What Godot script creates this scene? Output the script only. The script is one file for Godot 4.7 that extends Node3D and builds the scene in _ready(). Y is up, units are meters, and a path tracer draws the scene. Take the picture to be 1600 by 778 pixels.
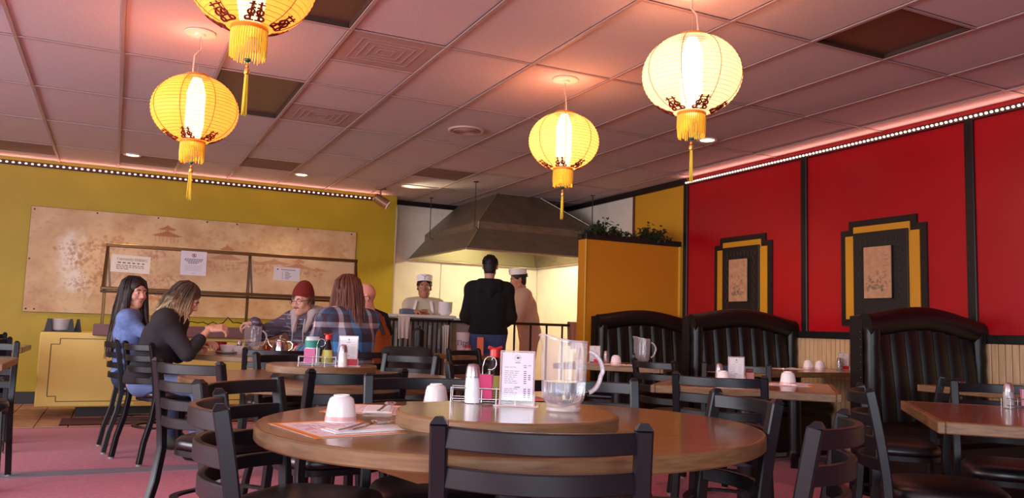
extends Node3D
# A restaurant dining room: lanterns under a suspended ceiling, round tables with lazy susans, ladder back chairs, booths along a red wall, a buffet before a mural and a kitchen under a steel hood.
const HOOD_E := 5.6

func _ready() -> void:
	# camera
	var cam := Camera3D.new()
	cam.name = "camera"
	cam.keep_aspect = Camera3D.KEEP_HEIGHT
	cam.fov = 34.252
	cam.near = 0.05
	cam.far = 60.0
	cam.transform = Transform3D(Basis(V(0.89684, 0.03096, 0.44128), V(-0.07096, 0.9947, 0.07444), V(-0.43663, -0.09807, 0.89428)), V(0, 1, 0))
	add_child(cam)
	# sky and exposure
	var env := Environment.new()
	env.background_mode = Environment.BG_SKY
	var sky := Sky.new()
	var sm := ProceduralSkyMaterial.new()
	sm.sky_top_color = Color(0.45, 0.58, 0.78)
	sm.sky_horizon_color = Color(0.72, 0.77, 0.82)
	sm.ground_bottom_color = Color(0.3, 0.29, 0.28)
	sm.ground_horizon_color = Color(0.5, 0.5, 0.5)
	sky.sky_material = sm
	env.sky = sky
	env.tonemap_mode = Environment.TONE_MAPPER_LINEAR
	env.tonemap_exposure = 1.0
	env.sdfgi_enabled = true
	env.ssao_enabled = true
	env.ssil_enabled = true
	var we := WorldEnvironment.new()
	we.name = "surroundings"
	we.environment = env
	add_child(we)
	# daylight from the shop windows behind and left of the camera
	area("window_light_front", V(-2.0, 1.6, 3.12), V(0, 0, -1), Vector2(5.0, 1.6), Color(0.88, 0.94, 1.0), 24.0)
	area("window_light_side", V(-4.92, 1.6, -3.0), V(1, 0, 0), Vector2(7.6, 1.5), Color(0.97, 0.97, 1.0), 44.0)
	# the light that the spot fixture throws along the ceiling
	var sl := SpotLight3D.new()
	sl.name = "spot_fixture_light"
	sl.light_color = Color(1.0, 0.92, 0.74)
	sl.light_energy = 1.1
	sl.light_size = 0.03
	sl.spot_angle = 26.0
	sl.spot_angle_attenuation = 1.0
	sl.spot_range = 6.0
	sl.spot_attenuation = 2.0
	sl.shadow_enabled = true
	add_child(sl)
	sl.look_at_from_position(V(3.07, 2.50, -9.9), V(3.36, 2.74, -9.5), Vector3.UP)
	china = mat("china_white", Color8(240, 230, 228), 0.2)
	build_floor()
	build_ceiling()
	build_walls()
	led_strip("row of pinkish white LED bulbs along the top of the yellow back wall", V(-2.2, 2.68, ZB), V(3.2, 2.68, ZB), V(0, 0, 1), 0.062, 0.7)
	led_strip("row of pinkish white LED bulbs along the top of the red right wall", V(XW, 2.685, -7.2), V(XW, 2.685, -2.6), V(-1, 0, 0), 0.04, 0.45)
	ceiling_fittings()
	lantern(V(0.356, 2.262, -5.167), 0.252, "lit amber paper lantern over the left side, in front of the mural", Color(1.0, 0.66, 0.2), 0.85, 1)
	lantern(V(0.407, 2.359, -3.286), 0.252, "lit amber paper lantern cut by the top edge, nearest to the camera", Color(1.0, 0.66, 0.2), 0.85, 2)
	lantern(V(2.714, 2.300, -4.794), 0.244, "lit pale yellow paper lantern in front of the exhaust hood", Color(1.0, 0.80, 0.42), 0.85, 3)
	lantern(V(2.546, 2.306, -3.198), 0.25, "lit cream paper lantern at upper right, the largest whole one", Color(1.0, 0.87, 0.68), 0.85, 4)
	wall_picture(-6.29, "stepped black and ochre wall picture farther along the red wall, above the middle booth", 51)
	wall_picture(-4.63, "stepped black and ochre wall picture nearer along the red wall, above the nearest booth", 52)
	booth(-7.07, "black channel back booth in front of the ochre partition", 1)
	booth(-5.56, "black channel back booth under the farther wall picture, in the middle", 2)
	booth(-3.76, "black channel back booth nearest the camera, under the nearer wall picture", 3)
	tables()
	chairs()
	mural()
	buffet()
	hood()
	kitchen()
	people()

func area(called: String, at: Vector3, towards: Vector3, size: Vector2, col: Color, e: float) -> void:
	var l := AreaLight3D.new()
	l.name = called
	l.area_size = size
	l.light_color = col
	l.light_energy = e
	l.area_normalize_energy = true
	l.area_range = 30.0
	l.shadow_enabled = true
	add_child(l)
	l.look_at_from_position(at, at + towards, Vector3.UP)

func tables() -> void:
	# main round table
	round_table(V(1.036, 0, -2.062), 0.705, 0.635, "round oak edged table in the foreground with a water pitcher on its lazy susan", true)
	lazy_susan(V(0.88, 0.74, -1.80), 0.27, "wooden lazy susan in the foreground carrying the large pitcher")
	pitcher(V(1.014, 0.8005, -1.761), 180 - 26, "half full clear water pitcher on the foreground lazy susan", 0.088, 0.83)
	menu_stand(V(0.955, 0.8005, -1.90), -26 - 4, "pink edged menu card in a clear stand left of the foreground pitcher", 0)
	caddy(V(0.905, 0.8005, -2.0), -26, "wire condiment caddy with a loop handle behind the foreground menu card")
	shaker(V(0.868, 0.802, -1.99), "glass salt shaker full of white salt in the foreground caddy", Color8(244, 240, 240))
	packets(V(0.898, 0.803, -1.99), -26, "pink and white sweetener packets in the foreground caddy", Color8(206, 60, 110), Color8(240, 214, 222))
	soy_bottle(V(0.945, 0.802, -2.02), "dark sauce bottle with a pale label and red cap in the foreground caddy")
	cup(V(0.56, 0.742, -2.15), "upturned white teacup on the near orange placemat", 1.06)
	cup(V(0.985, 0.74, -2.56), "upturned white teacup behind the foreground lazy susan", 1.06)
	placemat(V(0.52, 0.7405, -2.02), V(0.054, 0, 0.30), V(0.242, 0, -0.045), "orange bordered placemat at the left front of the foreground table")
	napkin(V(0.575, 0.742, -1.96), 10, "folded white napkin under the spoon on the near placemat")
	fork(V(0.60, 0.7475, -1.975), 40, "steel fork lying under the spoon on the near placemat")
	spoon(V(0.57, 0.749, -1.955), 33, "steel spoon lying across the napkin on the near placemat")
	placemat(V(0.74, 0.7405, -2.45), V(0.22, 0, 0.12), V(0.14, 0, -0.22), "orange bordered placemat at the back left of the foreground table")
	napkin(V(0.745, 0.742, -2.41), 70, "folded white napkin on the placemat behind the lazy susan")
	spoon(V(0.76, 0.7475, -2.39), 60, "steel spoon on the placemat behind the lazy susan")
	# second round table
	round_table(V(0.95, 0, -3.95), 0.67, 0.64, "round oak edged table behind the foreground one, left of centre")
	lazy_susan(V(0.92, 0.74, -3.93), 0.26, "wooden lazy susan on the second round table")
	menu_stand(V(1.01, 0.8005, -3.80), -14, "white menu card in a clear stand on the second lazy susan, before the plaid shirt", 1, true)
	caddy(V(0.875, 0.8005, -3.84), -14, "wire condiment caddy on the second lazy susan")
	packets(V(0.84, 0.803, -3.85), -14, "pink sweetener packets in the second caddy", Color8(226, 120, 170), Color8(246, 236, 240))
	var jar := thing("creamer_jar", "clear jar with a green paper band standing in the second caddy", "jar", V(0.862, 0.803, -3.90))
	var jb := MB.new()
	jb.lathe([V2(0.001, 0), V2(0.034, 0), V2(0.036, 0.004), V2(0.036, 0.11), V2(0.03, 0.13), V2(0.001, 0.13)], 24)
	part("jar_body", jb, mat_clear("jar_clear", Color(0.9, 0.93, 0.92), 0.55), jar)
	var jl := MB.new()
	jl.lathe([V2(0.0372, 0.078), V2(0.0372, 0.112)], 24)
	part("green_band", jl, mat("band_green", Color8(30, 128, 112), 0.5), jar)
	soy_bottle(V(0.925, 0.802, -3.86), "dark sauce bottle with a red cap in the second caddy")
	shaker(V(0.975, 0.8005, -3.76), "white salt shaker at the foot of the second menu card", Color8(240, 226, 220))
	# shared table
	round_table(V(1.18, 0, -6.66), 0.70, 0.68, "round table shared by the seated group, laid with bowls and a teapot")
	plate(V(0.81, 0.741, -6.62), 0.085, "white saucer under the bowl on the shared table", "saucers")
	bowl(V(0.81, 0.749, -6.62), 0.062, "white bowl on a saucer at the left of the shared table")
	bowl(V(0.90, 0.741, -6.60), 0.055, "white bowl without saucer beside the pitcher on the shared table")
	bowl(V(0.84, 0.741, -6.80), 0.055, "white bowl behind the others near the raised hand on the shared table")
	shaker(V(0.93, 0.741, -6.86), "pepper shaker beside the bowls on the shared table", Color8(120, 104, 92))
	shaker(V(0.99, 0.741, -6.88), "dark shaker just left of the pitcher on the shared table", Color8(70, 58, 52))
	pitcher(V(1.03, 0.741, -6.86), 150, "clear water pitcher on the shared table under the reaching hand", 0.09)
	mug(V(1.12, 0.741, -7.02), 0, Color8(196, 160, 130), "tan cup right of the shared table pitcher")
	mug(V(1.20, 0.741, -6.95), 200, Color8(176, 52, 34), "orange red cup left of the steel teapot")
	teapot(V(1.19, 0.741, -6.53), 154 - 180, "polished steel teapot at the middle of the shared table")
	mug(V(1.37, 0.741, -6.72), 20, Color8(176, 26, 36), "crimson mug right of the steel teapot")
	mug(V(0.78, 0.741, -6.78), 160, Color8(150, 24, 28), "dark red tumbler in front of the woman in black")
	# square tables on the right
	square_table(V(3.10, 0, -3.40), 0.90, 0.90, 45, "square table set cornerwise in front of the middle booth, with a menu card")
	placemat(V(2.93, 0.7405, -3.33), V(0.2, 0, 0.2), V(0.16, 0, -0.16), "orange bordered placemat behind the chair rail, left on the cornerwise table")
	napkin(V(2.93, 0.742, -3.33), 45, "folded white napkin on the left placemat of the cornerwise table")
	placemat(V(3.36, 0.7405, -3.36), V(0.2, 0, -0.2), V(0.17, 0, 0.17), "orange bordered placemat at the right corner of the cornerwise table")
	napkin(V(3.40, 0.742, -3.34), 20, "folded white napkin beside the cup on the cornerwise table")
	cup(V(3.335, 0.742, -3.34), "upturned white teacup at the right corner of the cornerwise table", 1.1)
	cup(V(3.02, 0.741, -3.50), "upturned white teacup left of the menu card on the cornerwise table", 1.0)
	shaker(V(3.06, 0.741, -3.58), "steel capped shaker behind the left cup on the cornerwise table", Color8(150, 130, 116))
	menu_stand(V(3.13, 0.741, -3.52), -26, "white menu card in a clear stand on the cornerwise table before the middle booth", 1)
	var bx := thing("sauce_packet_box", "small pinkish box right of the menu card on the cornerwise table", "box", V(3.225, 0.741, -3.52), -0.4)
	part("box_body", box_mesh(V(0, 0.028, 0), V(0.045, 0.056, 0.04), 0.004), mat("box_pink", Color8(196, 130, 124), 0.5), bx)
	part("box_top", box_mesh(V(0, 0.066, 0), V(0.036, 0.02, 0.03), 0.004), mat("box_dark", Color8(110, 50, 46), 0.5), bx)
	square_table(V(3.12, 0, -1.80), 0.94, 0.94, 45, "square table set cornerwise at the lower right edge, nearest on that side")
	shaker(V(3.30, 0.741, -2.10), "tall steel and glass shaker on the near right table", Color8(170, 158, 152))
	caddy(V(3.36, 0.741, -2.06), -30, "wire condiment caddy on the near right table")
	packets(V(3.37, 0.743, -2.06), -30, "pink sweetener packets on the near right table", Color8(230, 130, 160), Color8(246, 230, 236))
	square_table(V(4.98, 0, -4.92), 1.30, 0.72, 0, "booth table between the middle and nearest booths")
	cup(V(5.25, 0.741, -5.03), "left one of two upturned teacups on the booth table by the wainscot", 1.1)
	cup(V(5.31, 0.741, -4.96), "right one of two upturned teacups on the booth table by the wainscot", 1.1)
	placemat(V(5.05, 0.7405, -5.02), V(0.3, 0, 0.0), V(0, 0, 0.22), "placemat left of the two teacups on the booth table")
	fork(V(5.0, 0.743, -5.0), 20, "fork on the placemat of the booth table")
	shaker(V(5.50, 0.741, -4.93), "steel capped shaker at the wall end of the booth table", Color8(150, 140, 134))
	menu_stand(V(5.56, 0.741, -4.94), -30, "menu card at the wall end of the booth table", 1, true)
	square_table(V(3.72, 0, -5.58), 0.86, 0.86, 45, "square table set cornerwise before the far booth, with a pitcher")
	placemat(V(3.66, 0.7405, -5.46), V(0.2, 0, 0.2), V(0.17, 0, -0.17), "orange bordered placemat on the table before the far booth")
	menu_stand(V(3.545, 0.741, -5.66), -22, "white menu card in a clear stand left on the table before the far booth", 1, true)
	shaker(V(3.64, 0.741, -5.64), "dark shaker beside the menu card before the far booth", Color8(120, 60, 50))
	cup(V(3.645, 0.742, -5.50), "upturned white teacup on the table before the far booth", 1.1)
	spoon(V(3.74, 0.742, -5.44), 30, "spoon beside the cup on the table before the far booth")
	pitcher(V(3.955, 0.741, -5.585), 154, "clear water pitcher on the table before the far booth", 0.03)
	square_table(V(5.0, 0, -3.0), 1.2, 0.72, 0, "booth table in front of the nearest booth")
	# left edge tables
	square_table(V(-0.86, 0, -5.28), 0.74, 0.74, 0, "nearer square table cut by the left edge")
	square_table(V(-0.98, 0, -7.55), 0.76, 0.76, 0, "farther square table cut by the left edge")
	# a dark coat on the far chair
	var f := Field.new(V(1.55, 0.42, -5.6), V(2.15, 0.92, -5.1), 0.012)
	f.cap(V(1.72, 0.80, -5.42), V(1.98, 0.80, -5.38), 0.055, 0.05, 0.04)
	f.cap(V(1.74, 0.76, -5.40), V(1.80, 0.52, -5.34), 0.06, 0.05, 0.05)
	f.cap(V(1.95, 0.76, -5.36), V(1.96, 0.50, -5.32), 0.06, 0.045, 0.05)
	f.cap(V(1.82, 0.72, -5.40), V(1.88, 0.55, -5.34), 0.05, 0.05, 0.05)
	var n := f.net()
	var cb := MB.new()
	cb.add_indexed(n[0], n[1])
	solo("coat", cb, mat("coat_black", Color8(30, 24, 24), 0.9), "dark coat hung over a chair back beside the woman in plaid", "coat")

func chairs() -> void:
	chair0 = make_chair()
	chair(0.86, -1.60, 153, "black ladder back chair in the centre foreground, cut by the bottom edge")
	chair(0.48, -1.93, 84, "black ladder back chair left of the foreground table, edge on with bowed rails")
	chair(0.55, -2.45, 47, "black ladder back chair at the left rear of the foreground table")
	chair(0.50, -3.82, 125, "black ladder back chair at the left of the second round table, back in full view")
	chair(0.40, -6.39, 114, "black ladder back chair under the woman in the black sweater")
	chair(0.27, -6.92, 95, "black ladder back chair under the woman in the blue shirt, seen edge on")
	chair(0.824, -3.34, 190, "black ladder back chair between the two round tables, back to the camera, left one")
	chair(0.97, -2.52, -10, "black ladder back chair at the far side of the foreground table, behind the teacup")
	chair(1.46, -4.66, -57, "black ladder back chair at the right of the second round table, rails catching daylight")
	chair(2.70, -5.90, 29, "dark ladder back chair below the tip bucket, farther of two")
	chair(1.76, -3.55, 20, "dark ladder back chair behind the foreground caddy, below the tip bucket")
	chair(1.48, -2.40, -26, "grey blue lit ladder back chair behind the foreground pitcher")
	chair(3.46, -4.42, 95, "dark ladder back chair before the table with the far pitcher")
	chair(2.66, -3.06, 132, "black ladder back chair before the cornerwise table, behind the daylit one")
	chair(1.47, -1.96, -106, "grey blue lit ladder back chair at the right end of the foreground table")
	chair(1.33, -1.55, -146, "black ladder back chair right front of the foreground table, rails bowed to the right")
	chair(2.74, -2.00, 45, "black ladder back chair left of the near right table, seen edge on")
	chair(3.52, -2.22, -48, "black ladder back chair beyond the near right table, top rail behind the shaker")
	chair(3.36, -3.80, -45, "grey ladder back chair beyond the cornerwise table, behind its menu card")
	chair(3.63, -2.90, -135, "black ladder back chair at the right of the cornerwise table, mostly hidden")
	chair(3.85, -5.92, -135, "grey ladder back chair behind the far pitcher in front of the far booth")
	chair(1.02, -5.73, 170, "black ladder back chair at the near side of the shared table, back to the camera")
	chair(1.01, -4.51, 28, "black ladder back chair at the far side of the second round table, facing the camera")
	chair(-0.72, -5.64, 0, "black ladder back chair at the left edge, nearest of three")
	chair(-0.86, -7.18, 180, "black ladder back chair at the left edge, second of three")
	chair(-1.05, -8.75, 180, "black ladder back chair at the left edge, farthest, by the yellow wall")
	chair(1.56, -5.70, 205, "ladder back chair under the woman in plaid")
	chair(2.0, -6.48, 230, "ladder back chair under the balding man")
	chair(1.66, -7.28, -35, "ladder back chair under the man in the maroon cap")
# ---------------------------------------------------------------- mesh building
class MB:
	var v := PackedVector3Array()
	var n := PackedVector3Array()
	var t := PackedVector2Array()
	var c := PackedColorArray()
	var ix := PackedInt32Array()
	var tint := Color.WHITE
	func mark() -> int:
		return ix.size()
	# turns the triangles added since mark s outward (signed volume)
	func fix(s: int) -> void:
		var vol := 0.0
		if s >= ix.size():
			return
		var o := v[ix[s]]
		for i in range(s, ix.size(), 3):
			var a := v[ix[i]] - o
			vol += a.dot((v[ix[i + 2]] - o).cross(v[ix[i + 1]] - o))
		if vol < 0.0:
			var seen := {}
			for i in range(s, ix.size(), 3):
				var k := ix[i + 1]
				ix[i + 1] = ix[i + 2]
				ix[i + 2] = k
				for q in 3:
					seen[ix[i + q]] = true
			for k in seen:
				n[k] = -n[k]
	func put(p: Vector3, nn: Vector3, uv := Vector2.ZERO) -> int:
		v.append(p)
		n.append(nn)
		t.append(uv)
		c.append(tint)
		return v.size() - 1
	func tri(a: Vector3, b: Vector3, d: Vector3) -> void:
		var m := (d - a).cross(b - a).normalized()
		for p in [a, b, d]:
			ix.append(put(p, m))
	func quad(a: Vector3, b: Vector3, d: Vector3, e: Vector3) -> void:
		var m := (d - a).cross(b - a).normalized()
		var s := put(a, m, Vector2(0, 0))
		put(b, m, Vector2(1, 0))
		put(d, m, Vector2(1, 1))
		put(e, m, Vector2(0, 1))
		ix.append_array([s, s + 1, s + 2, s, s + 2, s + 3])
	func poly(pts: Array) -> void:
		for i in range(1, pts.size() - 1):
			tri(pts[0], pts[i], pts[i + 1])
	# smooth grid of rows; wrap joins the last column to the first
	func patch(rows: Array, wrap := false) -> void:
		var h := rows.size()
		var w: int = rows[0].size()
		var s := v.size()
		for j in h:
			for i in w:
				put(rows[j][i], Vector3.ZERO, Vector2(float(i) / max(1, w - 1), float(j) / max(1, h - 1)))
		for j in h - 1:
			for i in (w if wrap else w - 1):
				var a := s + j * w + i
				var b := s + j * w + (i + 1) % w
				var d := s + (j + 1) * w + (i + 1) % w
				var e := s + (j + 1) * w + i
				for q in [[a, b, d], [a, d, e]]:
					var m: Vector3 = (v[q[2]] - v[q[0]]).cross(v[q[1]] - v[q[0]])
					if m.length_squared() < 1e-16:
						continue
					ix.append_array(q)
					for k in q:
						n[k] += m
		for k in range(s, v.size()):
			n[k] = n[k].normalized() if n[k].length_squared() > 1e-20 else Vector3.UP
	func add_indexed(vv: PackedVector3Array, tri_ix: PackedInt32Array, cols := PackedColorArray()) -> void:
		var s := v.size()
		var m0 := mark()
		var nn := PackedVector3Array()
		nn.resize(vv.size())
		for i in range(0, tri_ix.size(), 3):
			var m := (vv[tri_ix[i + 2]] - vv[tri_ix[i]]).cross(vv[tri_ix[i + 1]] - vv[tri_ix[i]])
			for q in 3:
				nn[tri_ix[i + q]] += m
		for i in vv.size():
			v.append(vv[i])
			n.append(nn[i].normalized() if nn[i].length_squared() > 1e-20 else Vector3.UP)
			t.append(Vector2.ZERO)
			c.append(cols[i] if cols.size() else tint)
		for k in tri_ix:
			ix.append(s + k)
		fix(m0)
	# turns the triangles added since mark s toward direction d
	func face(s: int, d: Vector3) -> void:
		var acc := 0.0
		for i in range(s, ix.size(), 3):
			acc += (v[ix[i + 2]] - v[ix[i]]).cross(v[ix[i + 1]] - v[ix[i]]).dot(d)
		if acc < 0.0:
			var seen := {}
			for i in range(s, ix.size(), 3):
				var k := ix[i + 1]
				ix[i + 1] = ix[i + 2]
				ix[i + 2] = k
				for q in 3:
					seen[ix[i + q]] = true
			for k in seen:
				n[k] = -n[k]
	func mesh() -> ArrayMesh:
		var a := []
		a.resize(Mesh.ARRAY_MAX)
		a[Mesh.ARRAY_VERTEX] = v
		a[Mesh.ARRAY_NORMAL] = n
		a[Mesh.ARRAY_TEX_UV] = t
		a[Mesh.ARRAY_COLOR] = c
		a[Mesh.ARRAY_INDEX] = ix
		var m := ArrayMesh.new()
		m.add_surface_from_arrays(Mesh.PRIMITIVE_TRIANGLES, a)
		return m
	# chamfered box
	func box(at: Vector3, size: Vector3, bev := 0.0, b := Basis()) -> void:
		var h := size / 2.0
		var s := mark()
		if bev <= 0.0:
			for ax in 3:
				for sg in [-1.0, 1.0]:
					var u := (ax + 1) % 3
					var w := (ax + 2) % 3
					var pts := []
					for q in [[-1, -1], [1, -1], [1, 1], [-1, 1]]:
						var p := Vector3.ZERO
						p[ax] = h[ax] * sg
						p[u] = h[u] * q[0]
						p[w] = h[w] * q[1]
						pts.append(at + b * p)
					if sg > 0:
						pts.reverse()
					quad(pts[0], pts[1], pts[2], pts[3])
			fix(s)
			return
		var e: float = min(bev, 0.49 * min(size.x, min(size.y, size.z)))
		for ax in 3:
			var u := (ax + 1) % 3
			var w := (ax + 2) % 3
			for sg in [-1.0, 1.0]:
				var pts := []
				for q in [[-1, -1], [1, -1], [1, 1], [-1, 1]]:
					var p := Vector3.ZERO
					p[ax] = h[ax] * sg
					p[u] = (h[u] - e) * q[0]
					p[w] = (h[w] - e) * q[1]
					pts.append(at + b * p)
				if sg > 0:
					pts.reverse()
				quad(pts[0], pts[1], pts[2], pts[3])
			for q in [[-1, -1], [1, -1], [1, 1], [-1, 1]]:
				var p := Vector3.ZERO
				p[u] = h[u] * q[0]
				p[w] = (h[w] - e) * q[1]
				p[ax] = -(h[ax] - e)
				var r := Vector3.ZERO
				r[u] = (h[u] - e) * q[0]
				r[w] = h[w] * q[1]
				r[ax] = p[ax]
				var p2 := p
				p2[ax] = -p[ax]
				var r2 := r
				r2[ax] = -r[ax]
				var l := [at + b * p, at + b * r, at + b * r2, at + b * p2]
				if q[0] * q[1] > 0:
					l.reverse()
				quad(l[0], l[1], l[2], l[3])
		for x in [-1.0, 1.0]:
			for y in [-1.0, 1.0]:
				for z in [-1.0, 1.0]:
					var p := [at + b * Vector3(h.x * x, (h.y - e) * y, (h.z - e) * z), at + b * Vector3((h.x - e) * x, h.y * y, (h.z - e) * z), at + b * Vector3((h.x - e) * x, (h.y - e) * y, h.z * z)]
					if x * y * z > 0:
						tri(p[0], p[2], p[1])
					else:
						tri(p[0], p[1], p[2])
		fix(s)
	# box from a to b with cross-section w (sideways) by h (along up)
	func bar(a: Vector3, d: Vector3, w: float, h: float, up := Vector3.UP, bev := 0.0) -> void:
		var z := (d - a).normalized()
		if abs(z.dot(up)) > 0.99:
			up = Vector3(0, 0, 1) if abs(z.z) < 0.9 else Vector3(1, 0, 0)
		var x := up.cross(z).normalized()
		var y := z.cross(x)
		box((a + d) / 2.0, Vector3(w, h, (d - a).length()), bev, Basis(x, y, z))
	# profile (radius, height) turned round the y axis; sharp corners stay sharp; squash scales x and z
	func lathe(prof: Array, k := 24, xf := Transform3D(), crease := 32.0, sx := 1.0, sz := 1.0) -> void:
		var s := mark()
		var runs := []
		var run := [prof[0]]
		for i in range(1, prof.size()):
			run.append(prof[i])
			if i < prof.size() - 1:
				var d0: Vector2 = prof[i] - prof[i - 1]
				var d1: Vector2 = prof[i + 1] - prof[i]
				if abs(d0.angle_to(d1)) > deg_to_rad(crease):
					runs.append(run)
					run = [prof[i]]
		runs.append(run)
		for r in runs:
			var rows := []
			for p in r:
				var row := PackedVector3Array()
				for i in k:
					var a := TAU * i / k
					row.append(xf * Vector3(cos(a) * p.x * sx, p.y, sin(a) * p.x * sz))
				rows.append(row)
			patch(rows, true)
		fix(s)
	# round tube through points; r is one radius or a list; flat squeezes it along the frame's second axis
	func tube(pts: Array, r, k := 8, caps := true, flat := 1.0, up := Vector3.UP) -> void:
		var s := mark()
		var rows := []
		var side := Vector3.ZERO
		for i in pts.size():
			var d: Vector3 = (pts[min(i + 1, pts.size() - 1)] - pts[max(i - 1, 0)]).normalized()
			if i == 0:
				side = up.cross(d)
				if side.length() < 0.05:
					side = Vector3(1, 0, 0.3).cross(d)
			side = (side - d * side.dot(d)).normalized()
			var w := d.cross(side)
			var rad: float = r[i] if r is Array else r
			var row := PackedVector3Array()
			for j in k:
				var a := TAU * j / k
				row.append(pts[i] + side * cos(a) * rad + w * sin(a) * rad * flat)
			rows.append(row)
		patch(rows, true)
		if caps:
			for q in [rows[0], rows[-1]]:
				var l := Array(q)
				if q == rows[-1]:
					l.reverse()
				poly(l)
		fix(s)
	# polygon section (x,y) carried along pts; frame: x = side, y = up
	func sweep(pts: Array, sec: Array, up := Vector3.UP, shut := false, ups := []) -> void:
		var s := mark()
		var rows := []
		var k := pts.size()
		for i in k:
			var d: Vector3 = (pts[(i + 1) % k] - pts[(i - 1 + k) % k]) if shut else (pts[min(i + 1, k - 1)] - pts[max(i - 1, 0)])
			d = d.normalized()
			var uu: Vector3 = ups[i] if ups.size() else up
			var side: Vector3 = uu.cross(d).normalized()
			var w := d.cross(side)
			var row := PackedVector3Array()
			for q in sec:
				row.append(pts[i] + side * q.x + w * q.y)
			rows.append(row)
		if shut:
			rows.append(rows[0])
		for j in sec.size():
			var two := []
			for row in rows:
				two.append(PackedVector3Array([row[j], row[(j + 1) % sec.size()]]))
			patch(two)
		if not shut:
			var e0 := Array(rows[0])
			poly(e0)
			var e1 := Array(rows[-1])
			e1.reverse()
			poly(e1)
		fix(s)
	# flat polygon (x,y) made thick along z from 0 to d
	func prism(pl: PackedVector2Array, d: float, xf := Transform3D()) -> void:
		var s := mark()
		var ids := Geometry2D.triangulate_polygon(pl)
		var ccw := not Geometry2D.is_polygon_clockwise(pl)
		for i in range(0, ids.size(), 3):
			var a := pl[ids[i]]
			var b := pl[ids[i + 1]]
			var e := pl[ids[i + 2]]
			if (b - a).cross(e - a) < 0:
				var w := b
				b = e
				e = w
			tri(xf * Vector3(a.x, a.y, d), xf * Vector3(e.x, e.y, d), xf * Vector3(b.x, b.y, d))
			tri(xf * Vector3(a.x, a.y, 0), xf * Vector3(b.x, b.y, 0), xf * Vector3(e.x, e.y, 0))
		for i in pl.size():
			var a := pl[i]
			var b := pl[(i + 1) % pl.size()]
			if not ccw:
				var w := a
				a = b
				b = w
			quad(xf * Vector3(a.x, a.y, 0), xf * Vector3(a.x, a.y, d), xf * Vector3(b.x, b.y, d), xf * Vector3(b.x, b.y, 0))
		fix(s)
	func ball(at: Vector3, r: Vector3, k := 12, b := Basis()) -> void:
		var p := []
		for i in k / 2 + 1:
			var a := -PI / 2 + PI * i / (k / 2)
			p.append(Vector2(max(cos(a), 0.0005), sin(a)))
		lathe(p, k, Transform3D(b * Basis.from_scale(r), at), 200.0)

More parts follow.
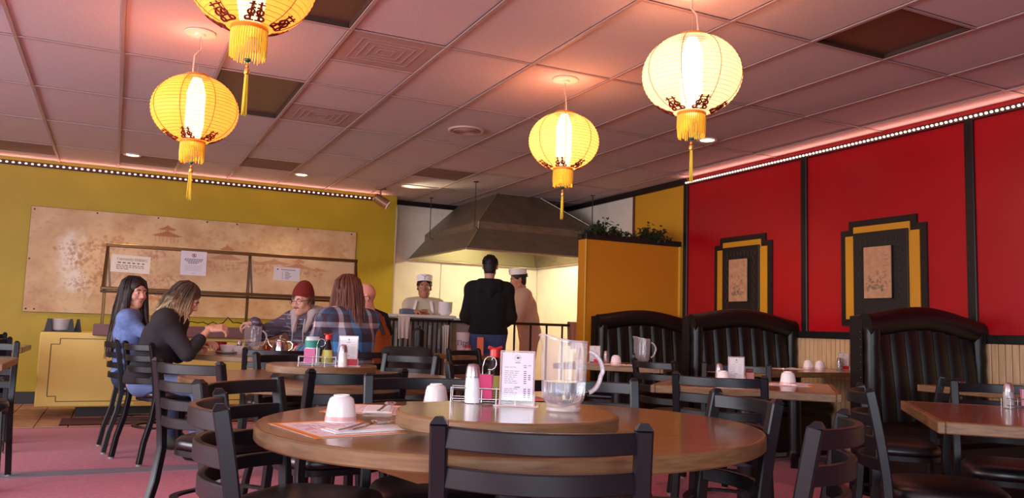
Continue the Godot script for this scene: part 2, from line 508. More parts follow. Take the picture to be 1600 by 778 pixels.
# ---------------------------------------------------------------- smooth bodies: a distance field meshed by surface nets
class Field:
	var o: Vector3
	var e: float
	var nx: int
	var ny: int
	var nz: int
	var f := PackedFloat32Array()
	func _init(lo: Vector3, hi: Vector3, cell: float) -> void:
		o = lo
		e = cell
		nx = int((hi.x - lo.x) / cell) + 2
		ny = int((hi.y - lo.y) / cell) + 2
		nz = int((hi.z - lo.z) / cell) + 2
		f.resize(nx * ny * nz)
		f.fill(1e3)
	func span(lo: Vector3, hi: Vector3) -> PackedInt32Array:
		return PackedInt32Array([clampi(int((lo.x - o.x) / e), 0, nx - 1), clampi(int((hi.x - o.x) / e) + 1, 0, nx - 1), clampi(int((lo.y - o.y) / e), 0, ny - 1), clampi(int((hi.y - o.y) / e) + 1, 0, ny - 1), clampi(int((lo.z - o.z) / e), 0, nz - 1), clampi(int((hi.z - o.z) / e) + 1, 0, nz - 1)])
	func cap(a: Vector3, b: Vector3, ra: float, rb: float, k := 0.03) -> void:
		var m: Vector3 = Vector3.ONE * (max(ra, rb) + k + e * 2.5)
		var q := span(a.min(b) - m, a.max(b) + m)
		var ba := b - a
		var il := 1.0 / maxf(ba.length_squared(), 1e-9)
		var dr := rb - ra
		for z in range(q[4], q[5] + 1):
			for y in range(q[2], q[3] + 1):
				var i := (z * ny + y) * nx + q[0]
				var p := Vector3(o.x + q[0] * e, o.y + y * e, o.z + z * e) - a
				for x in range(q[0], q[1] + 1):
					var h := clampf(p.dot(ba) * il, 0.0, 1.0)
					var d := (p - ba * h).length() - ra - dr * h
					var g := f[i]
					var w := k - absf(d - g)
					f[i] = minf(d, g) - (w * w * 0.25 / k if w > 0.0 else 0.0)
					i += 1
					p.x += e
	func ell(at: Vector3, r: Vector3, k := 0.02, b := Basis(), cut := false) -> void:
		var mr: float = max(r.x, max(r.y, r.z))
		var m: Vector3 = Vector3.ONE * (mr + k + e * 2.5)
		var q := span(at - m, at + m)
		var bi := b.inverse()
		for z in range(q[4], q[5] + 1):
			for y in range(q[2], q[3] + 1):
				var i := (z * ny + y) * nx + q[0]
				for x in range(q[0], q[1] + 1):
					var p := bi * (Vector3(o.x + x * e, o.y + y * e, o.z + z * e) - at)
					var k0 := (p / r).length()
					var k1 := (p / (r * r)).length()
					var d := k0 * (k0 - 1.0) / maxf(k1, 1e-6)
					var g := f[i]
					if cut:
						d = -d
						var w2 := k - absf(d - g)
						f[i] = maxf(d, g) + (w2 * w2 * 0.25 / k if w2 > 0.0 else 0.0)
					else:
						var w := k - absf(d - g)
						f[i] = minf(d, g) - (w * w * 0.25 / k if w > 0.0 else 0.0)
					i += 1
	# keeps only what lies above (n.p > h)
	func clip(nn: Vector3, h: float) -> void:
		var i := 0
		for z in nz:
			for y in ny:
				for x in nx:
					if f[i] < 0.2:
						var d := h - nn.dot(Vector3(o.x + x * e, o.y + y * e, o.z + z * e))
						if d > f[i]:
							f[i] = d
					i += 1
	func net() -> Array:
		var vid := PackedInt32Array()
		vid.resize(f.size())
		vid.fill(-1)
		var vv := PackedVector3Array()
		var tx := PackedInt32Array()
		var sy := nx
		var sz := nx * ny
		var far := e * 3.5
		var cs := PackedInt32Array([0, 1, sy, sy + 1, sz, sz + 1, sz + sy, sz + sy + 1])
		var eds := [[0, 1], [2, 3], [4, 5], [6, 7], [0, 2], [1, 3], [4, 6], [5, 7], [0, 4], [1, 5], [2, 6], [3, 7]]
		for z in nz - 1:
			for y in ny - 1:
				var i := z * sz + y * sy - 1
				for x in nx - 1:
					i += 1
					var g0 := f[i]
					if g0 > far or g0 < -far:
						continue
					var neg := 0
					for k in 8:
						if f[i + cs[k]] < 0.0:
							neg += 1
					if neg == 0 or neg == 8:
						continue
					var sum := Vector3.ZERO
					var cnt := 0
					for d in eds:
						var a := f[i + cs[d[0]]]
						var b := f[i + cs[d[1]]]
						if (a < 0.0) != (b < 0.0):
							var s := a / (a - b)
							var c0 := Vector3(d[0] & 1, (d[0] >> 1) & 1, d[0] >> 2)
							var c1 := Vector3(d[1] & 1, (d[1] >> 1) & 1, d[1] >> 2)
							sum += c0.lerp(c1, s)
							cnt += 1
					vid[i] = vv.size()
					vv.append(o + (Vector3(x, y, z) + sum / cnt) * e)
		for z in range(1, nz - 1):
			for y in range(1, ny - 1):
				for x in range(1, nx - 1):
					var i := z * sz + y * sy + x
					var g := f[i]
					if g > far or g < -far:
						continue
					var ng := g < 0.0
					for ax in 3:
						var st: int = [1, sy, sz][ax]
						if (f[i + st] < 0.0) == ng:
							continue
						var u: int = [sy, sz, 1][ax]
						var w: int = [sz, 1, sy][ax]
						var a := vid[i - u - w]
						var b := vid[i - w]
						var d := vid[i]
						var h := vid[i - u]
						if a < 0 or b < 0 or d < 0 or h < 0:
							continue
						if ng:
							tx.append_array([a, d, b, a, h, d])
						else:
							tx.append_array([a, b, d, a, d, h])
		return [vv, tx]

# ---------------------------------------------------------------- nodes and names
var names := {}
func numbered(called: String) -> String:
	if not names.has(called):
		names[called] = 0
		return called
	names[called] += 1
	return "%s_%03d" % [called, names[called]]
func thing(called: String, label: String, category: String, at := Vector3.ZERO, turn := 0.0, group := "") -> Node3D:
	var r := Node3D.new()
	r.name = numbered(called)
	add_child(r)
	r.position = at
	r.rotation.y = turn
	r.set_meta("label", label)
	r.set_meta("category", category)
	if group:
		r.set_meta("group", group)
	return r
func part(called: String, mb, m: Material, parent: Node3D) -> MeshInstance3D:
	var r := MeshInstance3D.new()
	r.name = called
	r.mesh = mb.mesh() if mb is MB else mb
	r.material_override = m
	parent.add_child(r, true)
	return r
func tag(r: Node3D, label: String, category: String, group := "") -> void:
	r.set_meta("label", label)
	r.set_meta("category", category)
	if group:
		r.set_meta("group", group)
func solo(called: String, mb, m: Material, label: String, category: String, group := "") -> MeshInstance3D:
	var r := part(numbered(called), mb, m, self)
	tag(r, label, category, group)
	return r
func struct(called: String, mb, m: Material, label := "", parent: Node3D = self) -> MeshInstance3D:
	var r := part(numbered(called) if parent == self else called, mb, m, parent)
	r.set_meta("kind", "structure")
	if label:
		r.set_meta("label", label)
		r.set_meta("category", called.split("_")[0])
	return r
func dup(r: Node3D, at: Vector3, turn: float, label: String, group := "") -> Node3D:
	var d: Node3D = r.duplicate()
	d.name = numbered(String(r.name).rstrip("0123456789").trim_suffix("_"))
	add_child(d)
	d.position = at
	d.rotation.y = turn
	d.set_meta("label", label)
	if group:
		d.set_meta("group", group)
	return d

# ---------------------------------------------------------------- materials
var mats := {}
func mat(key: String, col: Color, rough := 0.6, metal := 0.0) -> StandardMaterial3D:
	if mats.has(key):
		return mats[key]
	var m := StandardMaterial3D.new()
	m.resource_name = key
	m.albedo_color = col
	m.roughness = rough
	m.metallic = metal
	mats[key] = m
	return m
func glass(key: String, col: Color, alpha := 0.08) -> StandardMaterial3D:
	var m := mat(key, Color(col.r, col.g, col.b, alpha), 0.05)
	m.transparency = BaseMaterial3D.TRANSPARENCY_ALPHA
	return m
func glow(key: String, col: Color, energy: float) -> StandardMaterial3D:
	var m := mat(key, col, 0.5)
	m.emission_enabled = true
	m.emission = col
	m.emission_energy_multiplier = energy
	return m
func tex(im: Image) -> ImageTexture:
	return ImageTexture.create_from_image(im)
# two-octave speckle between two colours
func noise_tex(seed_: int, freq: float, cols: Array, size := 256, octs := 4) -> NoiseTexture2D:
	var fn := FastNoiseLite.new()
	fn.seed = seed_
	fn.frequency = freq
	fn.fractal_octaves = octs
	var g := Gradient.new()
	g.offsets = PackedFloat32Array(range(cols.size()).map(func(i): return float(i) / (cols.size() - 1)))
	g.colors = PackedColorArray(cols)
	var t := NoiseTexture2D.new()
	t.width = size
	t.height = size
	t.seamless = true
	t.noise = fn
	t.color_ramp = g
	return t
func tri_mat(key: String, t: Texture2D, scale: Vector3, rough := 0.6, world := false) -> StandardMaterial3D:
	var m := mat(key, Color.WHITE, rough)
	m.albedo_texture = t
	m.uv1_triplanar = true
	m.uv1_world_triplanar = world
	m.uv1_scale = scale
	return m
func V(x: float, y: float, z: float) -> Vector3:
	return Vector3(x, y, z)
func xf(at: Vector3, turn := 0.0) -> Transform3D:
	return Transform3D(Basis(Vector3.UP, turn), at)
# ---------------------------------------------------------------- the room
const CEIL := 2.74
const XW := 5.68          # right wall
const ZB := -10.5         # yellow back wall
func gx(d: float) -> float:
	return -0.681 + 0.61 * d
func gz(k: float) -> float:
	return -3.403 - 1.22 * k

func box_mesh(at: Vector3, size: Vector3, bev := 0.0) -> MB:
	var b := MB.new()
	b.box(at, size, bev)
	return b

func square_fixture() -> void:
	var t := thing("ceiling_fixture", "small square brown rimmed ceiling fixture at the upper left edge", "ceiling fixture", V(-0.93, CEIL, -5.15))
	var b := MB.new()
	for s in [-1, 1]:
		b.box(V(s * 0.13, -0.012, 0), V(0.03, 0.03, 0.29), 0.004)
		b.box(V(0, -0.012, s * 0.13), V(0.23, 0.03, 0.03), 0.004)
	part("rim", b, mat("fixture_rim", Color8(120, 76, 56), 0.5), t)
	part("cover", box_mesh(V(0, -0.008, 0), V(0.235, 0.012, 0.235), 0.003), mat("fixture_cover", Color8(214, 186, 168), 0.5), t)

func build_floor() -> void:
	var carpet := tri_mat("carpet", noise_tex(3, 0.08, [Color8(158, 54, 84), Color8(176, 64, 96), Color8(188, 74, 106)], 256, 5), V(1.1, 1.1, 1.1), 0.95, true)
	carpet.rim_enabled = true
	carpet.rim = 0.3
	var f := MB.new()
	f.box(V(0.34, -0.1, -3.85), V(10.9, 0.2, 14.3))
	var fl := struct("floor", f, carpet, "rose red carpet running under the tables and chairs")
	var s := MB.new()
	s.box(V(0.2, 0.0015, -5.95), V(7.0, 0.003, 0.2))
	part("grey_stripe", s, mat("stripe", Color8(136, 130, 144), 0.9), fl).set_meta("label", "grey stripe woven across the carpet")
	# terracotta tiles along the buffet
	var grout := mat("grout", Color8(120, 92, 80), 0.9)
	part("grout_bed", box_mesh(V(0.2, 0.001, -9.4), V(6.6, 0.004, 2.2)), grout, fl)
	var tiles := []
	for k in 4:
		tiles.append(tri_mat("floor_tile_%d" % k, noise_tex(20 + k, 0.03, [Color8(176 - 5 * k, 122 - 4 * k, 100), Color8(200 - 4 * k, 146, 122)], 128), V(2, 2, 2), 0.45))
	var tm := box_mesh(V(0, 0, 0), V(0.258, 0.016, 0.53), 0.004).mesh()
	var rg := RandomNumberGenerator.new()
	rg.seed = 5
	for r in 4:
		for i in 13:
			var p := part("floor_tile", tm, tiles[rg.randi() % 4], fl)
			p.position = V(-1.75 + i * 0.265, 0.003 + rg.randf() * 0.001, -8.57 - r * 0.54)
	var m := solo("floor_mat", box_mesh(V(0, 0.006, 0), V(2.3, 0.012, 0.5), 0.005), tri_mat("matred", noise_tex(9, 0.2, [Color8(70, 22, 26), Color8(92, 34, 36)], 128), V(3, 3, 3), 0.95), "dark red rubber floor mat lying in front of the yellow buffet cart", "mat")
	m.position = V(0.78, 0.012, -8.6)

func build_ceiling() -> void:
	var slab := MB.new()
	slab.box(V(0.34, 2.87, -3.85), V(10.9, 0.2, 14.3))
	var plain := mat("ceiling_plain", Color8(206, 188, 190), 0.9)
	var ce := struct("ceiling", slab, plain, "suspended ceiling of large pale tiles in a metal grid")
	var tmats := []
	for k in 3:
		var tmm := tri_mat("ceiling_tile_%d" % k, noise_tex(40 + k, 0.12, [Color8(198 - 3 * k, 182, 184), Color8(206 - 3 * k, 190, 192), Color8(210, 195, 196)], 256, 5), V(1.6, 1.6, 1.6), 0.92)
		tmats.append(tmm)
	var tee := mat("ceiling_tee", Color8(172, 146, 142), 0.5)
	var tile_full := box_mesh(V(0, 0, 0), V(0.588, 0.014, 1.198), 0.004).mesh()
	var tile_half := box_mesh(V(0, 0, 0), V(0.588, 0.014, 0.588), 0.004).mesh()
	var rg := RandomNumberGenerator.new()
	rg.seed = 8
	var halves := {Vector2i(7, -1): [0, 2], Vector2i(3, 1): [1, 0], Vector2i(3, 2): [0, 1], Vector2i(1, 5): [1, 0], Vector2i(3, 4): [0, 1], Vector2i(6, 4): [1, 0], Vector2i(-1, 5): [1, 0]}
	var troffers := [Vector2i(2, 2), Vector2i(2, 0)]
	for d in range(-3, 11):
		var x0 := gx(d)
		var x1 := minf(gx(d + 1), XW)
		for k in range(-2, 6):
			if k == -2 and d < 3:
				continue
			var key := Vector2i(d, k)
			if key in troffers:
				continue
			if halves.has(key):
				for q in 2:
					if halves[key][q] == 0:
						var ph := part("ceiling_tile", tile_half, tmats[rg.randi() % 3], ce)
						ph.position = V((x0 + x1) / 2, CEIL + 0.012, gz(k) - 0.305 - 0.61 * q)
					elif halves[key][q] == 2:
						troffer(V((x0 + x1) / 2, CEIL, gz(k) - 0.305 - 0.61 * q), 0.585, "unlit dark square ceiling light panel above the red wall at right")
					else:
						ceiling_vent(V((x0 + x1) / 2, CEIL, gz(k) - 0.305 - 0.61 * q), [Vector2i(3, 1), Vector2i(3, 2), Vector2i(1, 5), Vector2i(3, 4), Vector2i(6, 4), Vector2i(-1, 5)].find(key))
				continue
			if d == 10:
				var pe := part("ceiling_tile", box_mesh(V(0, 0, 0), V(x1 - x0 - 0.012, 0.014, 1.198), 0.004), tmats[rg.randi() % 3], ce)
				pe.position = V((x0 + x1) / 2 + 0.005, CEIL + 0.012, gz(k) - 0.61)
			else:
				var p := part("ceiling_tile", tile_full, tmats[rg.randi() % 3], ce)
				p.position = V((x0 + x1) / 2, CEIL + 0.012 + rg.randf() * 0.003, gz(k) - 0.61)
	# grid of tees
	for d in range(-3, 11):
		part("grid_tee", box_mesh(V(gx(d), CEIL, -5.6), V(0.026, 0.008, 10.3), 0.002), tee, ce)
	for k in range(-1, 7):
		part("grid_tee", box_mesh(V(1.6, CEIL + 0.001, gz(k)), V(8.2, 0.008, 0.022), 0.002), tee, ce)
	for key in halves:
		part("grid_tee", box_mesh(V(gx(key.x) + 0.305, CEIL + 0.001, gz(key.y) - 0.61), V(0.58, 0.008, 0.022), 0.002), tee, ce)
	var tl := ["unlit dark ceiling light panel between the two amber lanterns", "unlit dark ceiling light panel at the top edge beside the nearest lantern"]
	for i in 2:
		troffer(V(gx(troffers[i].x) + 0.305, CEIL, gz(troffers[i].y) - 0.61), 1.195, tl[i])

func troffer(at: Vector3, L: float, label: String) -> void:
	var t := thing("ceiling_light_panel", label, "light panel", at, 0.0, "unlit ceiling light panels")
	var fr := MB.new()
	for s in [-1, 1]:
		fr.box(V(s * 0.288, 0.02, 0), V(0.012, 0.04, L), 0.003)
		fr.box(V(0, 0.02, s * (L / 2 - 0.007)), V(0.56, 0.04, 0.012), 0.003)
	part("frame", fr, mat("troffer_frame", Color8(58, 40, 34), 0.5), t)
	var ln := MB.new()
	ln.box(V(0, 0.03, 0), V(0.575, 0.01, L - 0.02))
	var lm := tri_mat("troffer_lens", noise_tex(61, 0.4, [Color8(96, 70, 58), Color8(112, 84, 70)], 128), V(4, 4, 4), 0.35)
	part("lens", ln, lm, t)

func ceiling_vent(at: Vector3, i: int) -> void:
	var labels := ["square ceiling air vent near the top, right of the nearest lantern", "square ceiling air vent over the middle, right of the dark light panel", "square ceiling air vent by the left downlight near the yellow wall", "square ceiling air vent between the two downlights", "square ceiling air vent beside the stainless hood", "square ceiling air vent at the far left edge above the yellow wall"]
	var t := thing("ceiling_vent", labels[i], "vent", at, 0.0, "ceiling air vents")
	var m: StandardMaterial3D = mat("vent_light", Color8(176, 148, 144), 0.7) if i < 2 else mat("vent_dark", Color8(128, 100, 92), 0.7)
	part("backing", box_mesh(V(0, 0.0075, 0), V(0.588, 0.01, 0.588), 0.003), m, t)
	for k in 4:
		var h := 0.2 - 0.05 * k
		var b := MB.new()
		for s in [-1, 1]:
			b.bar(V(-h, 0.002, s * h), V(h, 0.002, s * h), 0.01, 0.0022, V(0, 1, 0))
			b.bar(V(s * h, 0.002, -h), V(s * h, 0.002, h), 0.01, 0.0022, V(0, 1, 0))
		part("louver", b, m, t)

func wall_box(called: String, lo: Vector3, hi: Vector3, m: Material, label := "") -> MeshInstance3D:
	return struct(called, box_mesh((lo + hi) / 2, hi - lo), m, label)

func build_walls() -> void:
	var yellow := tri_mat("yellow_wall", noise_tex(11, 0.02, [Color8(172, 146, 22), Color8(184, 158, 30)], 128, 3), V(0.5, 0.5, 0.5), 0.5)
	var white := tri_mat("kitchen_wall", noise_tex(12, 0.03, [Color8(222, 212, 196), Color8(232, 224, 208)], 128, 3), V(0.7, 0.7, 0.7), 0.4)
	var red := tri_mat("red_wall", noise_tex(13, 0.015, [Color8(162, 6, 20), Color8(174, 10, 24)], 128, 3), V(0.5, 0.5, 0.5), 0.3)
	var ochre := mat("ochre_wall", Color8(204, 148, 34), 0.5)
	var cream := mat("cream_wall", Color8(205, 190, 165), 0.8)
	var black := mat("black_trim", Color8(22, 16, 16), 0.35)
	wall_box("wall_back", V(-5.2, 0, -10.85), V(3.36, 2.78, ZB), yellow, "yellow back wall behind the mural and the buffet")
	var kw := wall_box("wall_kitchen", V(3.36, 0, -10.95), V(5.9, 2.78, -10.75), white, "white panelled kitchen wall behind the stainless hood")
	for i in 3:
		part("panel", box_mesh(V(3.36 + 0.38 + i * 0.775, 1.3, -10.744), V(0.768, 2.58, 0.014), 0.004), white, kw)
	part("corner_bead", box_mesh(V(3.366, 1.3, -10.62), V(0.02, 2.6, 0.25), 0.003), mat("corner_metal", Color8(205, 188, 180), 0.35, 0.5), kw)
	var wr := wall_box("wall_right", V(XW, 0, -7.19), V(5.9, 2.78, 3.4), red, "glossy red right wall with black trim")
	wall_box("wall_right_ochre", V(XW, 0, -8.22), V(5.9, 2.78, -7.19), ochre, "ochre strip of the right wall behind the planter")
	var wk := wall_box("wall_right_kitchen", V(XW, 0, -10.8), V(5.9, 2.78, -8.22), white, "white side wall of the kitchen")
	for i in 2:
		part("panel", box_mesh(V(5.675, 1.3, -8.85 - i * 1.23), V(0.014, 2.58, 1.215), 0.004), white, wk)
	part("seam_strip", box_mesh(V(5.67, 1.95, -8.22), V(0.02, 1.5, 0.03), 0.003), mat("seam", Color8(90, 40, 30), 0.5), wk)
	# wainscot of grooved boards under the chair rail
	var wood := tri_mat("beadboard", noise_tex(14, 0.03, [Color8(196, 156, 112), Color8(212, 174, 130), Color8(222, 186, 142)], 128, 4), V(6, 0.6, 6), 0.5, true)
	var bb := MB.new()
	var z := -6.2
	while z > -7.1:
		z -= 0.1
	z = -7.1
	while z < -0.6:
		bb.box(V(XW - 0.006, 0.52, z), V(0.012, 0.98, 0.047), 0.006)
		z += 0.05
	var wb := part("wainscot_board", bb, wood, wr)
	wb.set_meta("kind", "stuff")
	wb.set_meta("label", "pale grooved wainscot boards under the black chair rail")
	struct("trim_1", box_mesh(V(XW - 0.014, 1.03, -3.5), V(0.03, 0.065, 7.3), 0.006), black, "black chair rail along the red wall")
	var vz := [-7.2, -5.47, -3.85, -2.2]
	var vl := ["black upright trim at the far end of the red wall", "black upright trim between the two framed pictures", "black upright trim right of the larger framed picture", "black upright trim on the near red wall"]
	for i in 4:
		struct("trim_%d" % (i + 2), box_mesh(V(XW - 0.012, 1.87, vz[i]), V(0.026, 1.64, 0.07), 0.005), black, vl[i])
	struct("trim_6", box_mesh(V(XW - 0.014, 2.705, -9.0), V(0.03, 0.07, 3.6), 0.005), black, "black ceiling trim above the planter and kitchen")
	struct("trim_7", box_mesh(V(4.52, 2.705, -10.73), V(2.3, 0.07, 0.03), 0.005), black, "black ceiling trim on the kitchen wall")
	struct("baseboard_back", box_mesh(V(-1.5, 0.07, ZB + 0.012), V(7.0, 0.14, 0.024), 0.004), mat("vinyl_base", Color8(42, 40, 44), 0.5), "dark vinyl baseboard of the yellow wall")
	# out of frame: the window sides of the room
	wall_box("wall_left", V(-5.2, 0, -10.85), V(-5.0, 0.8, 3.4), cream)
	wall_box("wall_left_upper", V(-5.2, 2.4, -10.85), V(-5.0, 2.78, 3.4), cream)
	wall_box("wall_left_back", V(-5.2, 0.8, -10.85), V(-5.0, 2.4, -7.0), cream)
	wall_box("wall_left_front", V(-5.2, 0.8, 1.0), V(-5.0, 2.4, 3.4), cream)
	wall_box("wall_front", V(-5.2, 0, 3.2), V(5.9, 0.7, 3.4), cream)
	wall_box("wall_front_upper", V(-5.2, 2.45, 3.2), V(5.9, 2.78, 3.4), cream)
	wall_box("wall_front_side", V(4.6, 0.7, 3.2), V(5.9, 2.45, 3.4), cream)
	wall_box("wall_front_corner", V(-5.2, 0.7, 3.2), V(-4.6, 2.45, 3.4), cream)
	var frame := mat("window_frame", Color8(60, 56, 54), 0.4, 0.3)
	var pane := glass("window_glass", Color(0.95, 0.98, 1.0), 0.05)
	for i in 3:
		var w := MB.new()
		var x0 := -4.6 + i * 3.0667
		var x1 := x0 + 3.0667
		for x in [x0 + 0.03, x1 - 0.03]:
			w.box(V(x, 1.575, 3.3), V(0.06, 1.75, 0.08), 0.005)
		for y in [0.73, 2.42]:
			w.box(V((x0 + x1) / 2, y, 3.3), V(3.0, 0.06, 0.08), 0.005)
		var win := struct("window_%d" % (i + 1), w, frame)
		part("pane", box_mesh(V((x0 + x1) / 2, 1.575, 3.3), V(2.95, 1.64, 0.006)), pane, win)
	var w2 := MB.new()
	for zz in [-6.97, -3.0, 0.97]:
		w2.box(V(-5.1, 1.6, zz), V(0.08, 1.6, 0.06), 0.005)
	for y in [0.83, 2.37]:
		w2.box(V(-5.1, y, -3.0), V(0.08, 0.06, 7.9), 0.005)
	var win2 := struct("window_4", w2, frame)
	part("pane", box_mesh(V(-5.1, 1.6, -3.0), V(0.006, 1.5, 7.9)), pane, win2)

func step_poly(hw: float, y0: float, y1: float, sx: float, sy: float) -> PackedVector2Array:
	return PackedVector2Array([V2(-hw + sx, y0), V2(hw - sx, y0), V2(hw - sx, y0 + sy), V2(hw, y0 + sy), V2(hw, y1 - sy), V2(hw - sx, y1 - sy), V2(hw - sx, y1), V2(-hw + sx, y1), V2(-hw + sx, y1 - sy), V2(-hw, y1 - sy), V2(-hw, y0 + sy), V2(-hw + sx, y0 + sy)])
func V2(x: float, y: float) -> Vector2:
	return Vector2(x, y)

func wall_picture(z: float, label: String, seed_: int) -> void:
	var t := thing("framed_picture", label, "picture", V(XW, 1.53, z), -PI / 2, "stepped wall pictures")
	# outline polygon facing +z local, so local z is away from the wall
	var black := mat("black_trim", Color8(22, 16, 16), 0.35)
	var ochre := mat("picture_ochre", Color8(205, 142, 28), 0.45)
	var b := MB.new()
	b.prism(step_poly(0.415, -0.49, 0.48, 0.085, 0.075), 0.02)
	part("outer_border", b, black, t)
	var y := MB.new()
	y.prism(step_poly(0.36, -0.435, 0.425, 0.085, 0.075), 0.008, xf(V(0, 0, 0.02)))
	part("mat_board", y, ochre, t)
	for s in [-1, 1]:
		var j := MB.new()
		for q in [-1, 1]:
			j.box(V(q * 0.275, s * 0.35 - (0.005 if s > 0 else 0.0), 0.029), V(0.006, 0.016, 0.003))
		part("board_joint", j, mat("ochre_joint", Color8(150, 96, 20), 0.5), t)
	var p := MB.new()
	p.box(V(0, -0.02, 0.034), V(0.53, 0.78, 0.026), 0.005)
	part("panel", p, mat("fret_panel", Color8(26, 19, 16), 0.5), t)
	# raised fretwork on the dark panel
	var fr := MB.new()
	for i in 9:
		for s in [-1, 1]:
			var u := -0.2 + i * 0.05
			fr.box(V(u, -0.02 + s * (0.315 + 0.02 * (i % 2)), 0.049), V(0.036, 0.012, 0.006), 0.002)
			fr.box(V(u + 0.016, -0.02 + s * 0.31, 0.049), V(0.008, 0.05, 0.006), 0.002)
	for i in 13:
		for s in [-1, 1]:
			var w := -0.3 + i * 0.047
			fr.box(V(s * (0.185 + 0.02 * (i % 2)), w - 0.02, 0.049), V(0.012, 0.034, 0.006), 0.002)
			fr.box(V(s * 0.18, w, 0.049), V(0.05, 0.008, 0.006), 0.002)
	part("fretwork", fr, mat("fretwork", Color8(42, 30, 20), 0.5), t)
	var art := MB.new()
	art.box(V(0, 0.025, 0.056), V(0.27, 0.43, 0.03), 0.004)
	part("art_block", art, mat("art_edge", Color8(40, 26, 20), 0.5), t)
	var q := MB.new()
	q.quad(V(-0.133, 0.238, 0.0725), V(0.133, 0.238, 0.0725), V(0.133, -0.188, 0.0725), V(-0.133, -0.188, 0.0725))
	var im := Image.create(128, 200, false, Image.FORMAT_RGB8)
	var rg := RandomNumberGenerator.new()
	rg.seed = seed_
	var fn := FastNoiseLite.new()
	fn.seed = seed_
	fn.frequency = 0.03
	for yy in 200:
		for xx in 128:
			var g := fn.get_noise_2d(xx, yy) * 0.06
			im.set_pixel(xx, yy, Color(0.74 + g, 0.55 + g, 0.42 + g))
	for k in 70:
		var bx: float = 78 + rg.randfn(0, 18) if k % 2 else 40 + rg.randfn(0, 14)
		var by: float = 170 - absf(rg.randfn(0, 34))
		var rr := rg.randi_range(2, 6)
		for dy in range(-rr, rr):
			for dx in range(-rr, rr):
				if dx * dx + dy * dy < rr * rr and bx + dx > 3 and bx + dx < 124 and by + dy < 197 and by + dy > 5:
					var c := im.get_pixel(int(bx + dx), int(by + dy))
					im.set_pixel(int(bx + dx), int(by + dy), c.lerp(Color(0.36, 0.34, 0.28), 0.4))
	for k in 5:
		var px := 118.0 - k * 4
		var py := 30.0 + k * 22
		for s in 40:
			px -= rg.randf() * 0.9
			py += rg.randf_range(-1.2, 1.4)
			if px > 3 and py > 3 and py < 196:
				im.set_pixel(int(px), int(py), Color(0.4, 0.3, 0.26))
	var pm := mat("art_print_%d" % seed_, Color.WHITE, 0.4)
	pm.albedo_texture = tex(im)
	part("print", q, pm, t)
# ---------------------------------------------------------------- lanterns, strips and downlights
func led_strip(label: String, a: Vector3, b: Vector3, out: Vector3, step: float, energy: float) -> void:
	var t := thing("led_light_strip", label, "light strip", a)
	var d := (b - a)
	var len := d.length()
	d = d.normalized()
	var rail := MB.new()
	rail.bar(out * 0.012, d * len + out * 0.012, 0.05, 0.024, out, 0.004)
	part("rail", rail, mat("led_rail", Color8(60, 20, 22), 0.5), t)
	var bm := MB.new()
	var al := V(absf(d.x), absf(d.y), absf(d.z))
	bm.ball(Vector3.ZERO, Vector3.ONE * 0.0105 + al * step * 0.06, 8)
	var bulb := bm.mesh()
	var gm := glow("led_glow", Color(1.0, 0.84, 0.78), 2.6)
	var k := 0
	while k * step < len - 0.02 and k < 120:
		var p := part("led_bulb", bulb, gm, t)
		p.position = d * (k * step + 0.02) + out * 0.03
		k += 1
	var l := AreaLight3D.new()
	l.name = "strip_lamp"
	l.area_size = Vector2(len, 0.03)
	l.light_color = Color(1.0, 0.66, 0.58)
	l.light_energy = energy
	l.shadow_enabled = true
	l.area_normalize_energy = true
	l.area_range = 16.0
	add_child(l, true)
	l.position = (a + b) / 2 + out * 0.05
	var z := -(out * 0.75 + V(0, 0.65, 0)).normalized()
	l.basis = Basis(d, z.cross(d), z)

func lantern_shade(r: float, ry: float, gap: float) -> Array:
	var prof := []
	var k := 26
	for i in k + 1:
		var a := lerpf(-1.0, 1.0, float(i) / k) * deg_to_rad(90.0 - gap)
		prof.append(V2(cos(a) * r, sin(a) * ry))
		if i < k:
			var a2 := lerpf(-1.0, 1.0, (i + 0.5) / k) * deg_to_rad(90.0 - gap)
			prof.append(V2(cos(a2) * (r - 0.0035), sin(a2) * (ry - 0.0035)))
	return prof

